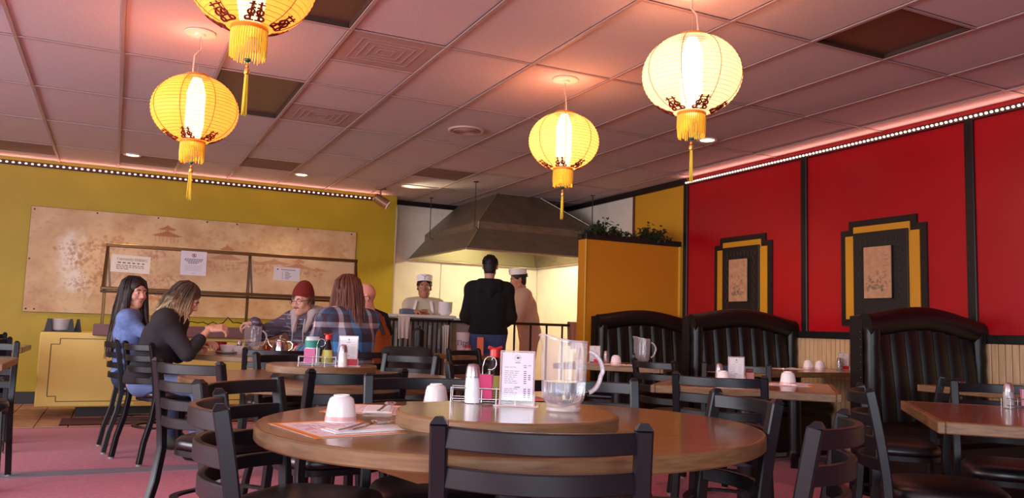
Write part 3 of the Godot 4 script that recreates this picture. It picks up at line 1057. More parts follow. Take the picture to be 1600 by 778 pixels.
func lantern(at: Vector3, r: float, label: String, shade: Color, energy: float, seed_: int) -> void:
	var t := thing("paper_lantern", label, "lantern", at, seed_ * 0.37, "hanging lanterns")
	var ry := r * 0.83
	var sm := mat("lantern_shade_%d" % seed_, Color(shade.r, shade.g, shade.b, 0.78), 0.6)
	sm.transparency = BaseMaterial3D.TRANSPARENCY_ALPHA
	sm.backlight_enabled = true
	sm.backlight = Color(0.16, 0.16, 0.16)
	sm.emission_enabled = true
	sm.emission = shade
	sm.emission_energy_multiplier = 0.62
	var b := MB.new()
	b.lathe(lantern_shade(r, ry, 15.0), 48, Transform3D(), 200.0)
	part("shade", b, sm, t)
	# wire meridians
	for i in 8:
		var w := MB.new()
		var pts := []
		for j in 13:
			var a := lerpf(-1.1, 1.3, j / 12.0)
			var ph := TAU * i / 8
			pts.append(V(cos(ph) * cos(a) * (r + 0.001), sin(a) * (ry + 0.001), sin(ph) * cos(a) * (r + 0.001)))
		w.tube(pts, 0.0017, 5)
		part("rib_wire", w, mat("lantern_wire", Color8(70, 52, 16), 0.6), t)
	# fine bamboo rings
	var rings := MB.new()
	for i in 25:
		var a := lerpf(-1.2, 1.2, i / 24.0)
		var rr := cos(a) * (r + 0.0005)
		var yy := sin(a) * (ry + 0.0005)
		rings.lathe([V2(rr - 0.0004, yy - 0.0011), V2(rr + 0.0008, yy), V2(rr - 0.0004, yy + 0.0011)], 40, Transform3D(), 200.0)
	var ringp := part("bamboo_rings", rings, mat("ring_%d" % seed_, shade.darkened(0.22), 0.6), t)
	ringp.set_meta("kind", "stuff")
	# bulb
	var bu := MB.new()
	bu.lathe([V2(0.002, -0.185), V2(0.04, -0.17), V2(0.054, -0.1), V2(0.054, 0.1), V2(0.04, 0.16), V2(0.025, 0.195), V2(0.002, 0.2)], 16, Transform3D(), 200.0)
	part("bulb", bu, glow("lantern_bulb", Color(1.0, 0.92, 0.72), 10.0), t)
	var l := OmniLight3D.new()
	l.name = "lamp"
	l.light_color = Color(1.0, 0.6, 0.46)
	l.light_energy = energy
	l.light_size = 0.09
	l.omni_range = 20.0
	l.omni_attenuation = 2.0
	l.shadow_enabled = true
	t.add_child(l, true)
	# collars
	var gold := mat("lantern_gold", Color8(196, 130, 40), 0.4, 0.3)
	var cr := cos(deg_to_rad(75)) * r + 0.006
	for s in [-1, 1]:
		var c := MB.new()
		var y0: float = s * sin(deg_to_rad(75)) * ry
		c.lathe([V2(cr - 0.006, y0 - 0.008), V2(cr + 0.002, y0 - 0.008), V2(cr + 0.002, y0 + 0.01 * 1.0), V2(cr - 0.006, y0 + 0.01), V2(cr - 0.006, y0 - 0.008)], 28)
		part("collar", c, gold, t)
	# paper cut emblems round the lower half: joined bars and rings in the manner of a double character
	var em := mat("emblem_red", Color8(110, 30, 14), 0.6)
	for i in 6:
		var e := MB.new()
		var ph0 := TAU * i / 6 + 0.2
		var place := func(u: float, w: float) -> Vector3:   # u sideways, w upward, metres on the shade
			var a := deg_to_rad(-58.0) + w / ry
			var ph := ph0 + u / (r * cos(a))
			return V(cos(ph) * cos(a) * (r + 0.002), sin(a) * (ry + 0.002), sin(ph) * cos(a) * (r + 0.002))
		for s in [-1, 1]:
			for row in [[0.036, 0.03], [0.02, 0.022], [-0.012, 0.026], [-0.034, 0.03]]:
				e.tube([place.call(s * 0.002, row[0]), place.call(s * row[1], row[0])], 0.0052, 5, true, 0.5)
			e.tube([place.call(s * 0.016, 0.046), place.call(s * 0.016, -0.034)], 0.0052, 5, true, 0.5)
			var ring := []
			for j in 11:
				ring.append(place.call(s * 0.017 + cos(TAU * j / 10) * 0.013, 0.003 + sin(TAU * j / 10) * 0.011))
			e.tube(ring, 0.0052, 5, false, 0.5)
			var ring2 := []
			for j in 11:
				ring2.append(place.call(s * 0.026 + cos(TAU * j / 10) * 0.01, -0.025 + sin(TAU * j / 10) * 0.009))
			e.tube(ring2, 0.0052, 5, false, 0.5)
		part("emblem", e, em, t)
	# fringe and tassel
	var fringe := mat("fringe_gold", Color8(238, 204, 60), 0.6)
	var rg := RandomNumberGenerator.new()
	rg.seed = seed_ + 3
	var yb := -sin(deg_to_rad(75)) * ry
	var fb := MB.new()
	for i in 44:
		var ph := TAU * i / 44
		var rr := cr - 0.003
		var L := 0.105 + rg.randf() * 0.02
		fb.tube([V(cos(ph) * rr, yb, sin(ph) * rr), V(cos(ph + 0.03) * (rr + 0.002), yb - L * 0.5, sin(ph + 0.03) * (rr + 0.002)), V(cos(ph) * (rr + rg.randf_range(-0.005, 0.004)), yb - L, sin(ph) * rr)], [0.0042, 0.004, 0.0022], 4)
	var fp := part("fringe", fb, fringe, t)
	fp.set_meta("kind", "stuff")
	var cord := MB.new()
	cord.tube([V(0, yb, 0), V(0, yb - 0.13, 0)], 0.002, 5)
	part("tassel_cord", cord, fringe, t)
	var bead := MB.new()
	bead.ball(V(0, yb - 0.125, 0), V(0.013, 0.011, 0.013), 10)
	part("bead", bead, mat("bead_green", Color8(16, 84, 62), 0.25), t).set_meta("label", "green glass bead")
	var bead2 := MB.new()
	bead2.ball(V(0, yb - 0.15, 0), V(0.008, 0.01, 0.008), 8)
	bead2.lathe([V2(0.002, yb - 0.158), V2(0.012, yb - 0.164), V2(0.012, yb - 0.18), V2(0.009, yb - 0.186)], 10)
	part("bead", bead2, mat("bead_brass", Color8(214, 150, 70), 0.25, 0.7), t).set_meta("label", "brass bead and cap")
	var ts := MB.new()
	for i in 16:
		var ph := rg.randf() * TAU
		var q := rg.randf() * 0.009
		ts.tube([V(cos(ph) * q * 0.7, yb - 0.184, sin(ph) * q * 0.7), V(cos(ph) * q, yb - 0.26, sin(ph) * q), V(cos(ph) * q * 1.6, yb - 0.335 - rg.randf() * 0.02, sin(ph) * q * 1.6)], [0.004, 0.0042, 0.002], 4)
	var tp := part("tassel", ts, mat("tassel_yellow", Color8(216, 190, 40), 0.6), t)
	tp.set_meta("kind", "stuff")
	# suspension
	var top := CEIL - at.y
	var yt := sin(deg_to_rad(75)) * ry
	var hang := MB.new()
	hang.tube([V(0, yt, 0), V(0, top, 0)], 0.0016, 5)
	hang.tube([V(-cr, yt, 0), V(0, yt + 0.02, 0), V(cr, yt, 0)], 0.002, 5)
	part("hanging_wire", hang, mat("wire_grey", Color8(150, 120, 110), 0.5), t)
	var cb := MB.new()
	var mid := (yt + top) / 2
	cb.tube([V(0.0, top - 0.01, 0), V(0.012, mid + 0.04, 0), V(-0.03, mid - 0.01, 0.006), V(-0.036, yt + 0.03, 0.01), V(-0.012, yt - 0.02, 0), V(0, yt - 0.05, 0)], 0.004, 6)
	part("power_cord", cb, mat("cord_white", Color8(226, 190, 170), 0.5), t)
	var cn := MB.new()
	cn.lathe([V2(0.001, top - 0.022), V2(0.03, top - 0.02), V2(0.034, top - 0.008), V2(0.088, top - 0.006), V2(0.092, top), V2(0.001, top)], 28)
	part("ceiling_rose", cn, mat("rose_white", Color8(226, 200, 188), 0.5), t)

func downlight(at: Vector3, label: String, energy: float, col: Color) -> void:
	var t := thing("downlight", label, "downlight", at, 0.0, "recessed ceiling downlights")
	var r := MB.new()
	r.lathe([V2(0.062, 0.02), V2(0.064, -0.002), V2(0.084, -0.007), V2(0.09, -0.002), V2(0.09, 0.004)], 28)
	part("trim_ring", r, mat("downlight_ring", Color8(226, 206, 190), 0.4), t)
	var f := MB.new()
	f.lathe([V2(0.001, -0.004), V2(0.062, -0.002), V2(0.062, 0.012), V2(0.001, 0.012)], 24)
	part("lens", f, glow("downlight_glow", Color(1.0, 0.9, 0.74), 5.0), t)
	var l := SpotLight3D.new()
	l.name = "lamp"
	l.light_color = col
	l.light_energy = energy
	l.light_size = 0.06
	l.spot_angle = 62.0
	l.spot_range = 16.0
	l.spot_attenuation = 2.0
	l.spot_angle_attenuation = 0.8
	l.shadow_enabled = true
	t.add_child(l, true)
	l.position = V(0, -0.03, 0)
	l.rotation.x = -PI / 2

func ceiling_fittings() -> void:
	square_fixture()
	downlight(V(0.063, CEIL, -9.55), "lit downlight over the left end of the mural", 1.3, Color(1, 0.88, 0.72))
	downlight(V(1.886, CEIL, -9.62), "lit downlight over the middle of the mural", 1.3, Color(1, 0.88, 0.72))
	downlight(V(4.678, CEIL, -5.651), "lit downlight near the red wall, behind the largest lantern", 1.2, Color(1, 0.88, 0.72))
	var sp := thing("ceiling_speaker", "round ceiling speaker grille in the middle of the ceiling", "speaker", V(2.70, CEIL, -6.53))
	var r := MB.new()
	r.lathe([V2(0.128, 0.004), V2(0.13, -0.006), V2(0.15, -0.01), V2(0.162, -0.003), V2(0.162, 0.004)], 36)
	part("rim", r, mat("speaker_rim", Color8(205, 178, 168), 0.5), sp)
	var g := MB.new()
	g.lathe([V2(0.001, -0.012), V2(0.06, -0.011), V2(0.128, -0.005), V2(0.128, 0.002), V2(0.001, 0.002)], 36)
	for k in 5:
		g.lathe([V2(0.022 + 0.022 * k, -0.008), V2(0.026 + 0.022 * k, -0.014), V2(0.03 + 0.022 * k, -0.008)], 36)
	part("grille", g, mat("speaker_grille", Color8(160, 128, 120), 0.6), sp)
	# spot fixture at the end of the yellow wall
	var s := thing("spotlight_fixture", "small cylinder spotlight hanging from the ceiling at the end of the yellow wall", "spotlight", V(2.97, CEIL, -9.98))
	var st := MB.new()
	st.lathe([V2(0.001, 0), V2(0.07, 0), V2(0.07, -0.02), V2(0.012, -0.028), V2(0.012, -0.13), V2(0.001, -0.13)], 20)
	part("mount", st, mat("spot_metal", Color8(150, 112, 86), 0.35, 0.4), s)
	var cy := MB.new()
	var bb := Basis(V(0, 0, 1), deg_to_rad(58)) * Basis(V(1, 0, 0), deg_to_rad(-18))
	cy.lathe([V2(0.001, 0.1), V2(0.045, 0.1), V2(0.06, 0.085), V2(0.062, -0.1), V2(0.055, -0.1), V2(0.05, 0.02), V2(0.001, 0.03)], 24, Transform3D(bb, V(0.01, -0.16, 0)))
	part("can", cy, mat("spot_metal", Color8(150, 112, 86), 0.35, 0.4), s)
	var ri := MB.new()
	ri.lathe([V2(0.052, -0.1), V2(0.065, -0.1), V2(0.065, -0.112), V2(0.052, -0.112), V2(0.052, -0.1)], 24, Transform3D(bb, V(0.01, -0.16, 0)))
	part("rim", ri, mat("spot_rim", Color8(250, 220, 190), 0.3), s)
# ---------------------------------------------------------------- chairs
var chair0: Node3D
var chair_used := false
func chair_path(y: float) -> float:   # z of the back post at height y
	if y < 0.44:
		return lerpf(-0.285, -0.195, smoothstep(0.0, 0.44, y))
	return -0.195 - 0.06 * pow((y - 0.44) / 0.4, 1.4)
func make_chair() -> Node3D:
	var t := thing("dining_chair", "x", "chair")
	var paint := mat("chair_paint", Color8(22, 21, 25), 0.36)
	paint.metallic_specular = 0.46
	var vinyl := mat("chair_vinyl", Color8(22, 20, 22), 0.32)
	vinyl.metallic_specular = 0.6
	var sq := [V2(-0.017, -0.013), V2(-0.013, -0.017), V2(0.013, -0.017), V2(0.017, -0.013), V2(0.017, 0.013), V2(0.013, 0.017), V2(-0.013, 0.017), V2(-0.017, 0.013)]
	for s in [-1, 1]:
		var b := MB.new()
		var pts := []
		for y in [0.012, 0.15, 0.3, 0.44, 0.52, 0.6, 0.68, 0.76, 0.816]:
			pts.append(V(s * (0.195 if y > 0.4 else 0.195 + 0.012 * (0.4 - y) / 0.4), y, chair_path(y)))
		b.sweep(pts, sq, V(0, 0, 1))
		# pyramid cap
		var c := V(s * 0.195, 0.816, chair_path(0.816))
		var up := V(0, 1, -0.25).normalized()
		var pk := []
		for q in [[-1, -1], [1, -1], [1, 1], [-1, 1]]:
			pk.append(c + V(q[0] * 0.017, 0, q[1] * 0.017))
		var m0 := b.mark()
		for i in 4:
			var p: Vector3 = pk[i]
			var r: Vector3 = pk[(i + 1) % 4]
			b.quad(p, r, c + up * 0.014 + (r - c) * 0.45, c + up * 0.014 + (p - c) * 0.45)
		b.quad(c + up * 0.014 + (pk[0] - c) * 0.45, c + up * 0.014 + (pk[1] - c) * 0.45, c + up * 0.014 + (pk[2] - c) * 0.45, c + up * 0.014 + (pk[3] - c) * 0.45)
		b.fix(m0)
		part("back_post", b, paint, t)
		var f := MB.new()
		f.sweep([V(s * 0.195, 0.012, 0.205), V(s * 0.188, 0.22, 0.192), V(s * 0.178, 0.44, 0.175)], sq, V(0, 0, 1))
		part("front_leg", f, paint, t)
		for q in [V(s * 0.207, 0.007, -0.285), V(s * 0.195, 0.007, 0.205)]:
			var g := MB.new()
			g.lathe([V2(0.001, -0.007), V2(0.017, -0.007), V2(0.019, 0.005), V2(0.001, 0.006)], 10, xf(q))
			part("foot_glide", g, mat("glide", Color8(170, 165, 160), 0.5), t)
	for y in [0.790, 0.714, 0.638, 0.562]:
		var b := MB.new()
		var pts := []
		for i in 13:
			var u := -1.0 + i / 6.0
			pts.append(V(u * 0.185, y, chair_path(y) - 0.064 * (1.0 - u * u)))
		b.sweep(pts, [V2(-0.008, -0.02), V2(0.008, -0.02), V2(0.009, -0.018), V2(0.009, 0.018), V2(0.007, 0.021), V2(-0.007, 0.021), V2(-0.009, 0.018), V2(-0.009, -0.018)])
		part("back_rail", b, paint, t)
	# seat pad: superellipse, puffed
	var rows := []
	var s0 := MB.new()
	for l in [[0.438, 0.93], [0.445, 0.985], [0.458, 1.0], [0.474, 0.985], [0.487, 0.93], [0.496, 0.8], [0.5, 0.55], [0.501, 0.25], [0.501, 0.01]]:
		var row := PackedVector3Array()
		for i in 36:
			var a := TAU * i / 36
			var e := 0.62
			var ca := cos(a)
			var sa := sin(a)
			var z: float = sign(sa) * pow(abs(sa), e) * 0.205
			row.append(V(sign(ca) * pow(abs(ca), e) * (0.208 + z * 0.09) * l[1], l[0], z * l[1] + 0.005))
		rows.append(row)
	s0.patch(rows, true)
	var m1 := s0.mark()
	var lid := []
	for i in 36:
		lid.append(rows[0][i])
	s0.poly(lid)
	s0.fix(0)
	part("seat", s0, vinyl, t)
	var ring := MB.new()
	var rp := []
	for i in 28:
		var a := TAU * i / 28
		var e := 0.62
		rp.append(V(sign(cos(a)) * pow(abs(cos(a)), e) * 0.188, 0.427, sign(sin(a)) * pow(abs(sin(a)), e) * 0.185))
	ring.sweep(rp, [V2(-0.012, -0.012), V2(0.012, -0.012), V2(0.012, 0.012), V2(-0.012, 0.012)], V(0, 1, 0), true)
	part("seat_frame", ring, paint, t)
	var st := MB.new()
	var sp := []
	for i in 32:
		var a := TAU * i / 32
		sp.append(V(sign(cos(a)) * pow(abs(cos(a)), 0.75) * 0.178, 0.235, sign(sin(a)) * pow(abs(sin(a)), 0.75) * 0.2 - 0.01))
	st.sweep(sp, [V2(-0.016, -0.006), V2(0.016, -0.006), V2(0.016, 0.006), V2(-0.016, 0.006)], V(0, 1, 0), true)
	part("foot_ring", st, paint, t)
	return t
func chair(x: float, z: float, deg: float, label: String) -> void:
	if not chair_used:
		chair_used = true
		chair0.position = V(x, 0, z)
		chair0.rotation.y = deg_to_rad(deg)
		chair0.set_meta("label", label)
		chair0.set_meta("group", "ladder back dining chairs")
		return
	dup(chair0, V(x, 0, z), deg_to_rad(deg), label, "ladder back dining chairs")

# ---------------------------------------------------------------- tables
func wood_top() -> StandardMaterial3D:
	var m := tri_mat("table_laminate", noise_tex(71, 0.02, [Color8(112, 76, 52), Color8(134, 94, 66), Color8(146, 104, 74)], 256, 5), V(0.8, 3.0, 6.0), 0.3)
	m.clearcoat_enabled = true
	m.clearcoat = 0.6
	m.clearcoat_roughness = 0.12
	return m
func wood_edge() -> StandardMaterial3D:
	return tri_mat("table_oak_edge", noise_tex(72, 0.025, [Color8(102, 72, 44), Color8(128, 94, 60), Color8(142, 108, 72)], 256, 5), V(1.5, 9.0, 1.5), 0.4)
func disc(b: MB, rx: float, rz: float, y0: float, y1: float, bev: float) -> void:
	b.lathe([V2(0.001, y0), V2(1.0 - bev, y0), V2(1.0, y0 + bev), V2(1.0, y1 - bev), V2(1.0 - bev * 0.8, y1), V2(0.001, y1)], 96, Transform3D(), 20.0, rx, rz)
func pedestal(t: Node3D, h: float, spread: float) -> void:
	var m := mat("pedestal_iron", Color8(30, 24, 28), 0.35)
	var c := MB.new()
	c.lathe([V2(0.001, 0.05), V2(0.07, 0.05), V2(0.058, 0.09), V2(0.052, 0.1), V2(0.052, h - 0.02), V2(0.09, h - 0.006), V2(0.09, h), V2(0.001, h)], 24)
	part("column", c, m, t)
	for i in 4:
		var f := MB.new()
		var a := PI / 2 * i + PI / 4
		var d := V(cos(a), 0, sin(a))
		f.sweep([d * 0.03 + V(0, 0.07, 0), d * spread * 0.5 + V(0, 0.055, 0), d * spread + V(0, 0.016, 0)], [V2(-0.03, -0.016), V2(0.03, -0.016), V2(0.022, 0.014), V2(-0.022, 0.014)])
		part("base_foot", f, m, t)
func round_table(at: Vector3, rx: float, rz: float, label: String, blocks := false) -> Node3D:
	var t := thing("round_table", label, "table", at)
	var e := MB.new()
	e.lathe([V2(0.9, 0.702), V2(0.995, 0.702), V2(1.0, 0.706), V2(1.0, 0.735), V2(0.995, 0.7395), V2(0.985, 0.7395), V2(0.9, 0.73), V2(0.9, 0.702)], 96, Transform3D(), 20.0, rx, rz)
	part("edge_band", e, wood_edge(), t)
	var p := MB.new()
	p.lathe([V2(0.001, 0.705), V2(0.984, 0.705), V2(0.986, 0.7385), V2(0.984, 0.74), V2(0.001, 0.74)], 96, Transform3D(), 20.0, rx, rz)
	part("tabletop", p, wood_top(), t)
	pedestal(t, 0.70, 0.36)
	if blocks:
		for s in [-1, 1]:
			var bk := MB.new()
			bk.prism(PackedVector2Array([V2(-0.48, 0.702), V2(0.48, 0.702), V2(0.40, 0.64), V2(0.3, 0.605), V2(-0.3, 0.605), V2(-0.40, 0.64)]), 0.045, Transform3D(Basis(), V(-0.02, 0, 0.075 * s - 0.0225)))
			part("support_block", bk, tri_mat("raw_wood", noise_tex(73, 0.03, [Color8(176, 104, 58), Color8(200, 128, 78)], 128), V(2, 8, 2), 0.6), t)
	return t
func lazy_susan(at: Vector3, r: float, label: String) -> void:
	var t := thing("lazy_susan", label, "lazy susan", at, 0.0, "lazy susans on the round tables")
	var b := MB.new()
	b.lathe([V2(0.001, 0), V2(0.13, 0), V2(0.13, 0.03), V2(0.001, 0.03)], 32)
	part("bearing", b, mat("bearing", Color8(30, 28, 28), 0.5), t)
	var d := MB.new()
	d.lathe([V2(r * 0.9, 0.024), V2(r - 0.004, 0.024), V2(r, 0.028), V2(r, 0.056), V2(r - 0.004, 0.06), V2(r - 0.006, 0.06), V2(r * 0.9, 0.05), V2(r * 0.9, 0.024)], 72, Transform3D(), 20.0)
	part("edge_band", d, wood_edge(), t)
	var p := MB.new()
	p.lathe([V2(0.001, 0.026), V2(r - 0.007, 0.026), V2(r - 0.006, 0.0595), V2(r - 0.008, 0.0605), V2(0.001, 0.0605)], 72, Transform3D(), 20.0)
	part("top", p, wood_top(), t)
func square_table(at: Vector3, w: float, d: float, deg: float, label: String) -> void:
	var t := thing("square_table", label, "table", at, deg_to_rad(deg))
	var e := MB.new()
	for s in [-1, 1]:
		e.box(V(0, 0.72, s * (d / 2 - 0.012)), V(w, 0.040, 0.024), 0.004)
		e.box(V(s * (w / 2 - 0.012), 0.72, 0), V(0.024, 0.040, d - 0.048), 0.004)
	part("edge_band", e, wood_edge(), t)
	var p := MB.new()
	p.box(V(0, 0.72, 0), V(w - 0.047, 0.039, d - 0.047), 0.001)
	part("tabletop", p, wood_top(), t)
	pedestal(t, 0.695, minf(w, d) * 0.42)

# ---------------------------------------------------------------- booths
func booth(z: float, label: String, seed_: int) -> void:
	# faces +z, runs from the right wall inward
	var t := thing("booth_bench", label, "booth", V(5.075, 0, z), 0.0, "black channel back booths")
	var vin := mat("booth_vinyl", Color8(17, 11, 10), 0.38)
	vin.metallic_specular = 0.45
	var hw := 0.6
	var top := func(x: float) -> float:
		return 1.165 + 0.075 * pow(cos(clampf(x / hw, -1, 1) * PI / 2), 1.3) - 0.02 * x
	# back shell
	var sh := MB.new()
	var pl := PackedVector2Array([V2(-hw, 0.0), V2(hw, 0.0)])
	for i in 25:
		var x := hw - 2.0 * hw * i / 24
		pl.append(V2(x, top.call(x) - 0.02))
	sh.prism(pl, 0.1, xf(V(0, 0, -0.16)))
	part("back_shell", sh, vin, t)
	# padded roll round the top and both sides
	var roll := MB.new()
	var rp := []
	var rr := []
	rp.append(V(-hw + 0.055, 0.42, -0.035))
	rr.append(0.05)
	for i in 8:
		rp.append(V(-hw + 0.055, 0.5 + 0.075 * i, -0.03))
		rr.append(0.05 + 0.006 * (i % 2))
	rp.append(V(-hw + 0.055, 1.1, -0.035))
	rr.append(0.05)
	roll.tube(rp, rr, 12, true, 1.0, V(0, 0, 1))
	part("side_roll", roll, vin, t)
	var roll2 := MB.new()
	for i in rp.size():
		rp[i].x = -rp[i].x
	roll2.tube(rp, rr, 12, true, 1.0, V(0, 0, 1))
	part("side_roll", roll2, vin, t)
	var troll := MB.new()
	var tp := []
	for i in 25:
		var x := lerpf(-hw + 0.004, hw - 0.004, i / 24.0)
		tp.append(V(x, top.call(x) - 0.085, -0.04))
	troll.tube(tp, 0.083, 14, true, 0.72, V(0, 0, 1))
	part("top_roll", troll, vin, t)
	# channels
	var n := 7
	var cw := (2 * hw - 0.2) / n
	for i in n:
		var cx := -hw + 0.1 + cw * (i + 0.5)
		var rows := []
		for j in 14:
			var v := j / 13.0
			var y: float = lerpf(0.42, top.call(cx) - 0.15, v)
			var lean := 0.06 * (1.0 - v)
			var puff: float = sin(PI * clampf(v * 1.02, 0.02, 0.98)) 
			var row := PackedVector3Array()
			for k in 9:
				var u := -1.0 + k / 4.0
				var dd := 0.036 * sqrt(maxf(0.0, 1.0 - u * u * 0.96)) * (0.55 + 0.45 * pow(puff, 0.3))
				row.append(V(cx + u * cw * 0.5, y, -0.05 + lean + dd))
			rows.append(row)
		var c := MB.new()
		c.patch(rows)
		c.face(0, V(0, 0, 1))
		part("channel", c, vin, t)
	# seat
	var s := MB.new()
	s.box(V(0, 0.4, 0.2), V(2 * hw - 0.02, 0.13, 0.5), 0.045)
	part("seat", s, vin, t)
	var bs := MB.new()
	bs.box(V(0, 0.17, 0.18), V(2 * hw - 0.04, 0.34, 0.44), 0.006)
	part("base", bs, mat("booth_base", Color8(24, 17, 15), 0.5), t)
	# nail heads down the open end
	var nh := MB.new()
	for i in 13:
		nh.ball(V(-hw - 0.001, 0.45 + i * 0.05, -0.075), V(0.004, 0.009, 0.009), 8)
	var np := part("nail_heads", nh, mat("nail", Color8(60, 50, 46), 0.3, 0.7), t)
	np.set_meta("kind", "stuff")
# ---------------------------------------------------------------- tableware
var china: StandardMaterial3D
func cup(at: Vector3, label: String, s := 1.0) -> void:
	# a handleless teacup standing upside down on its rim
	var t := thing("teacup", label, "cup", at, 0.0, "upturned white teacups")
	var b := MB.new()
	b.lathe([V2(0.0365, 0.0), V2(0.0395, 0.0), V2(0.0395, 0.004), V2(0.037, 0.02), V2(0.033, 0.045), V2(0.0295, 0.056), V2(0.024, 0.0605), V2(0.02, 0.0615), V2(0.02, 0.0655), V2(0.0175, 0.0655), V2(0.016, 0.0625), V2(0.001, 0.062)], 32, Transform3D(Basis.from_scale(Vector3.ONE * s), Vector3.ZERO), 50.0)
	part("cup_body", b, china, t)
	var d := MB.new()
	d.lathe([V2(0.0392, 0.003), V2(0.0382, 0.0135)], 32, Transform3D(Basis.from_scale(V(s * 1.012, s, s * 1.012)), Vector3.ZERO))
	part("painted_band", d, mat("band_pink", Color8(226, 170, 165), 0.3), t).set_meta("label", "faint pink patterned band near the rim")

func placemat_tex() -> ImageTexture:
	var im := Image.create(192, 128, false, Image.FORMAT_RGB8)
	im.fill(Color8(236, 150, 62))
	im.fill_rect(Rect2i(10, 9, 172, 110), Color8(250, 196, 120))
	im.fill_rect(Rect2i(13, 12, 166, 104), Color8(248, 238, 238))
	var fn := FastNoiseLite.new()
	fn.seed = 4
	fn.frequency = 0.04
	for y in range(18, 108):
		for x in range(22, 168):
			var g := fn.get_noise_2d(x, y)
			if g > 0.16 and g < 0.32:
				im.set_pixel(x, y, Color8(226, 190, 206))
			elif g > 0.32:
				im.set_pixel(x, y, Color8(238, 206, 196))
	for k in 9:
		im.fill_rect(Rect2i(30 + (k * 37) % 90, 24 + k * 9, 20 + (k * 13) % 22, 2), Color8(190, 150, 170))
	return tex(im)
func placemat(c: Vector3, u: Vector3, w: Vector3, label: String) -> void:
	# c centre, u and w full side vectors
	var t := MB.new()
	t.quad(c - u / 2 - w / 2 + V(0, 0.001, 0), c + u / 2 - w / 2 + V(0, 0.001, 0), c + u / 2 + w / 2 + V(0, 0.001, 0), c - u / 2 + w / 2 + V(0, 0.001, 0))
	t.quad(c - u / 2 + w / 2, c + u / 2 + w / 2, c + u / 2 - w / 2, c - u / 2 - w / 2)
	for q in [[-1, -1, 1, -1], [1, -1, 1, 1], [1, 1, -1, 1], [-1, 1, -1, -1]]:
		var a: Vector3 = c + u / 2 * q[0] + w / 2 * q[1]
		var b: Vector3 = c + u / 2 * q[2] + w / 2 * q[3]
		t.quad(a, b, b + V(0, 0.001, 0), a + V(0, 0.001, 0))
	if not mats.has("placemat"):
		mat("placemat", Color.WHITE, 0.7).albedo_texture = placemat_tex()
	solo("placemat", t, mats["placemat"], label, "placemat", "paper placemats with orange borders")
func napkin(c: Vector3, deg: float, label: String) -> void:
	var b := MB.new()
	b.box(V(0, 0.0022, 0), V(0.2, 0.0034, 0.085), 0.0012)
	b.box(V(0.004, 0.0048, -0.003), V(0.188, 0.0016, 0.074), 0.0006)
	var n := solo("paper_napkin", b, mat("napkin_paper", Color8(248, 242, 240), 0.9), label, "napkin", "folded white paper napkins")
	n.position = c
	n.rotation.y = deg_to_rad(deg)
func spoon(c: Vector3, deg: float, label: String) -> void:
	var t := thing("spoon", label, "spoon", c, deg_to_rad(deg), "teaspoons and soup spoons")
	var m := mat("cutlery_steel", Color8(205, 200, 200), 0.18, 0.95)
	var h := MB.new()
	h.sweep([V(-0.1, 0.004, 0), V(-0.06, 0.005, 0), V(0.0, 0.012, 0), V(0.035, 0.009, 0)], [V2(-0.006, -0.001), V2(0.006, -0.001), V2(0.005, 0.0012), V2(-0.005, 0.0012)])
	part("handle", h, m, t)
	var rows := []
	for j in 7:
		var row := PackedVector3Array()
		for i in 16:
			var a := TAU * i / 16
			var q := j / 6.0
			row.append(V(0.06 + cos(a) * 0.03 * q, 0.004 + 0.009 * q * q, sin(a) * 0.019 * q * (1.0 - 0.12 * cos(a))))
		rows.append(row)
	for j in range(6, -1, -1):
		var row := PackedVector3Array()
		for i in 16:
			var a := TAU * i / 16
			var q := j / 6.0
			row.append(V(0.06 + cos(a) * 0.0288 * q, 0.0053 + 0.009 * q * q, sin(a) * 0.018 * q * (1.0 - 0.12 * cos(a))))
		rows.append(row)
	var b := MB.new()
	b.patch(rows, true)
	b.fix(0)
	part("bowl", b, m, t)
func fork(c: Vector3, deg: float, label: String) -> void:
	var t := thing("fork", label, "fork", c, deg_to_rad(deg), "dinner forks")
	var m := mat("cutlery_steel", Color8(205, 200, 200), 0.18, 0.95)
	var h := MB.new()
	h.sweep([V(-0.1, 0.004, 0), V(-0.05, 0.005, 0), V(0.01, 0.011, 0), V(0.04, 0.008, 0)], [V2(-0.006, -0.001), V2(0.006, -0.001), V2(0.005, 0.0012), V2(-0.005, 0.0012)])
	h.box(V(0.046, 0.0075, 0), V(0.02, 0.002, 0.022), 0.0008)
	part("handle", h, m, t)
	for i in 4:
		var p := MB.new()
		p.tube([V(0.054, 0.0075, -0.009 + 0.006 * i), V(0.075, 0.0065, -0.009 + 0.006 * i), V(0.096, 0.0105, -0.008 + 0.0053 * i)], [0.0018, 0.0016, 0.0008], 5)
		part("tine", p, m, t)

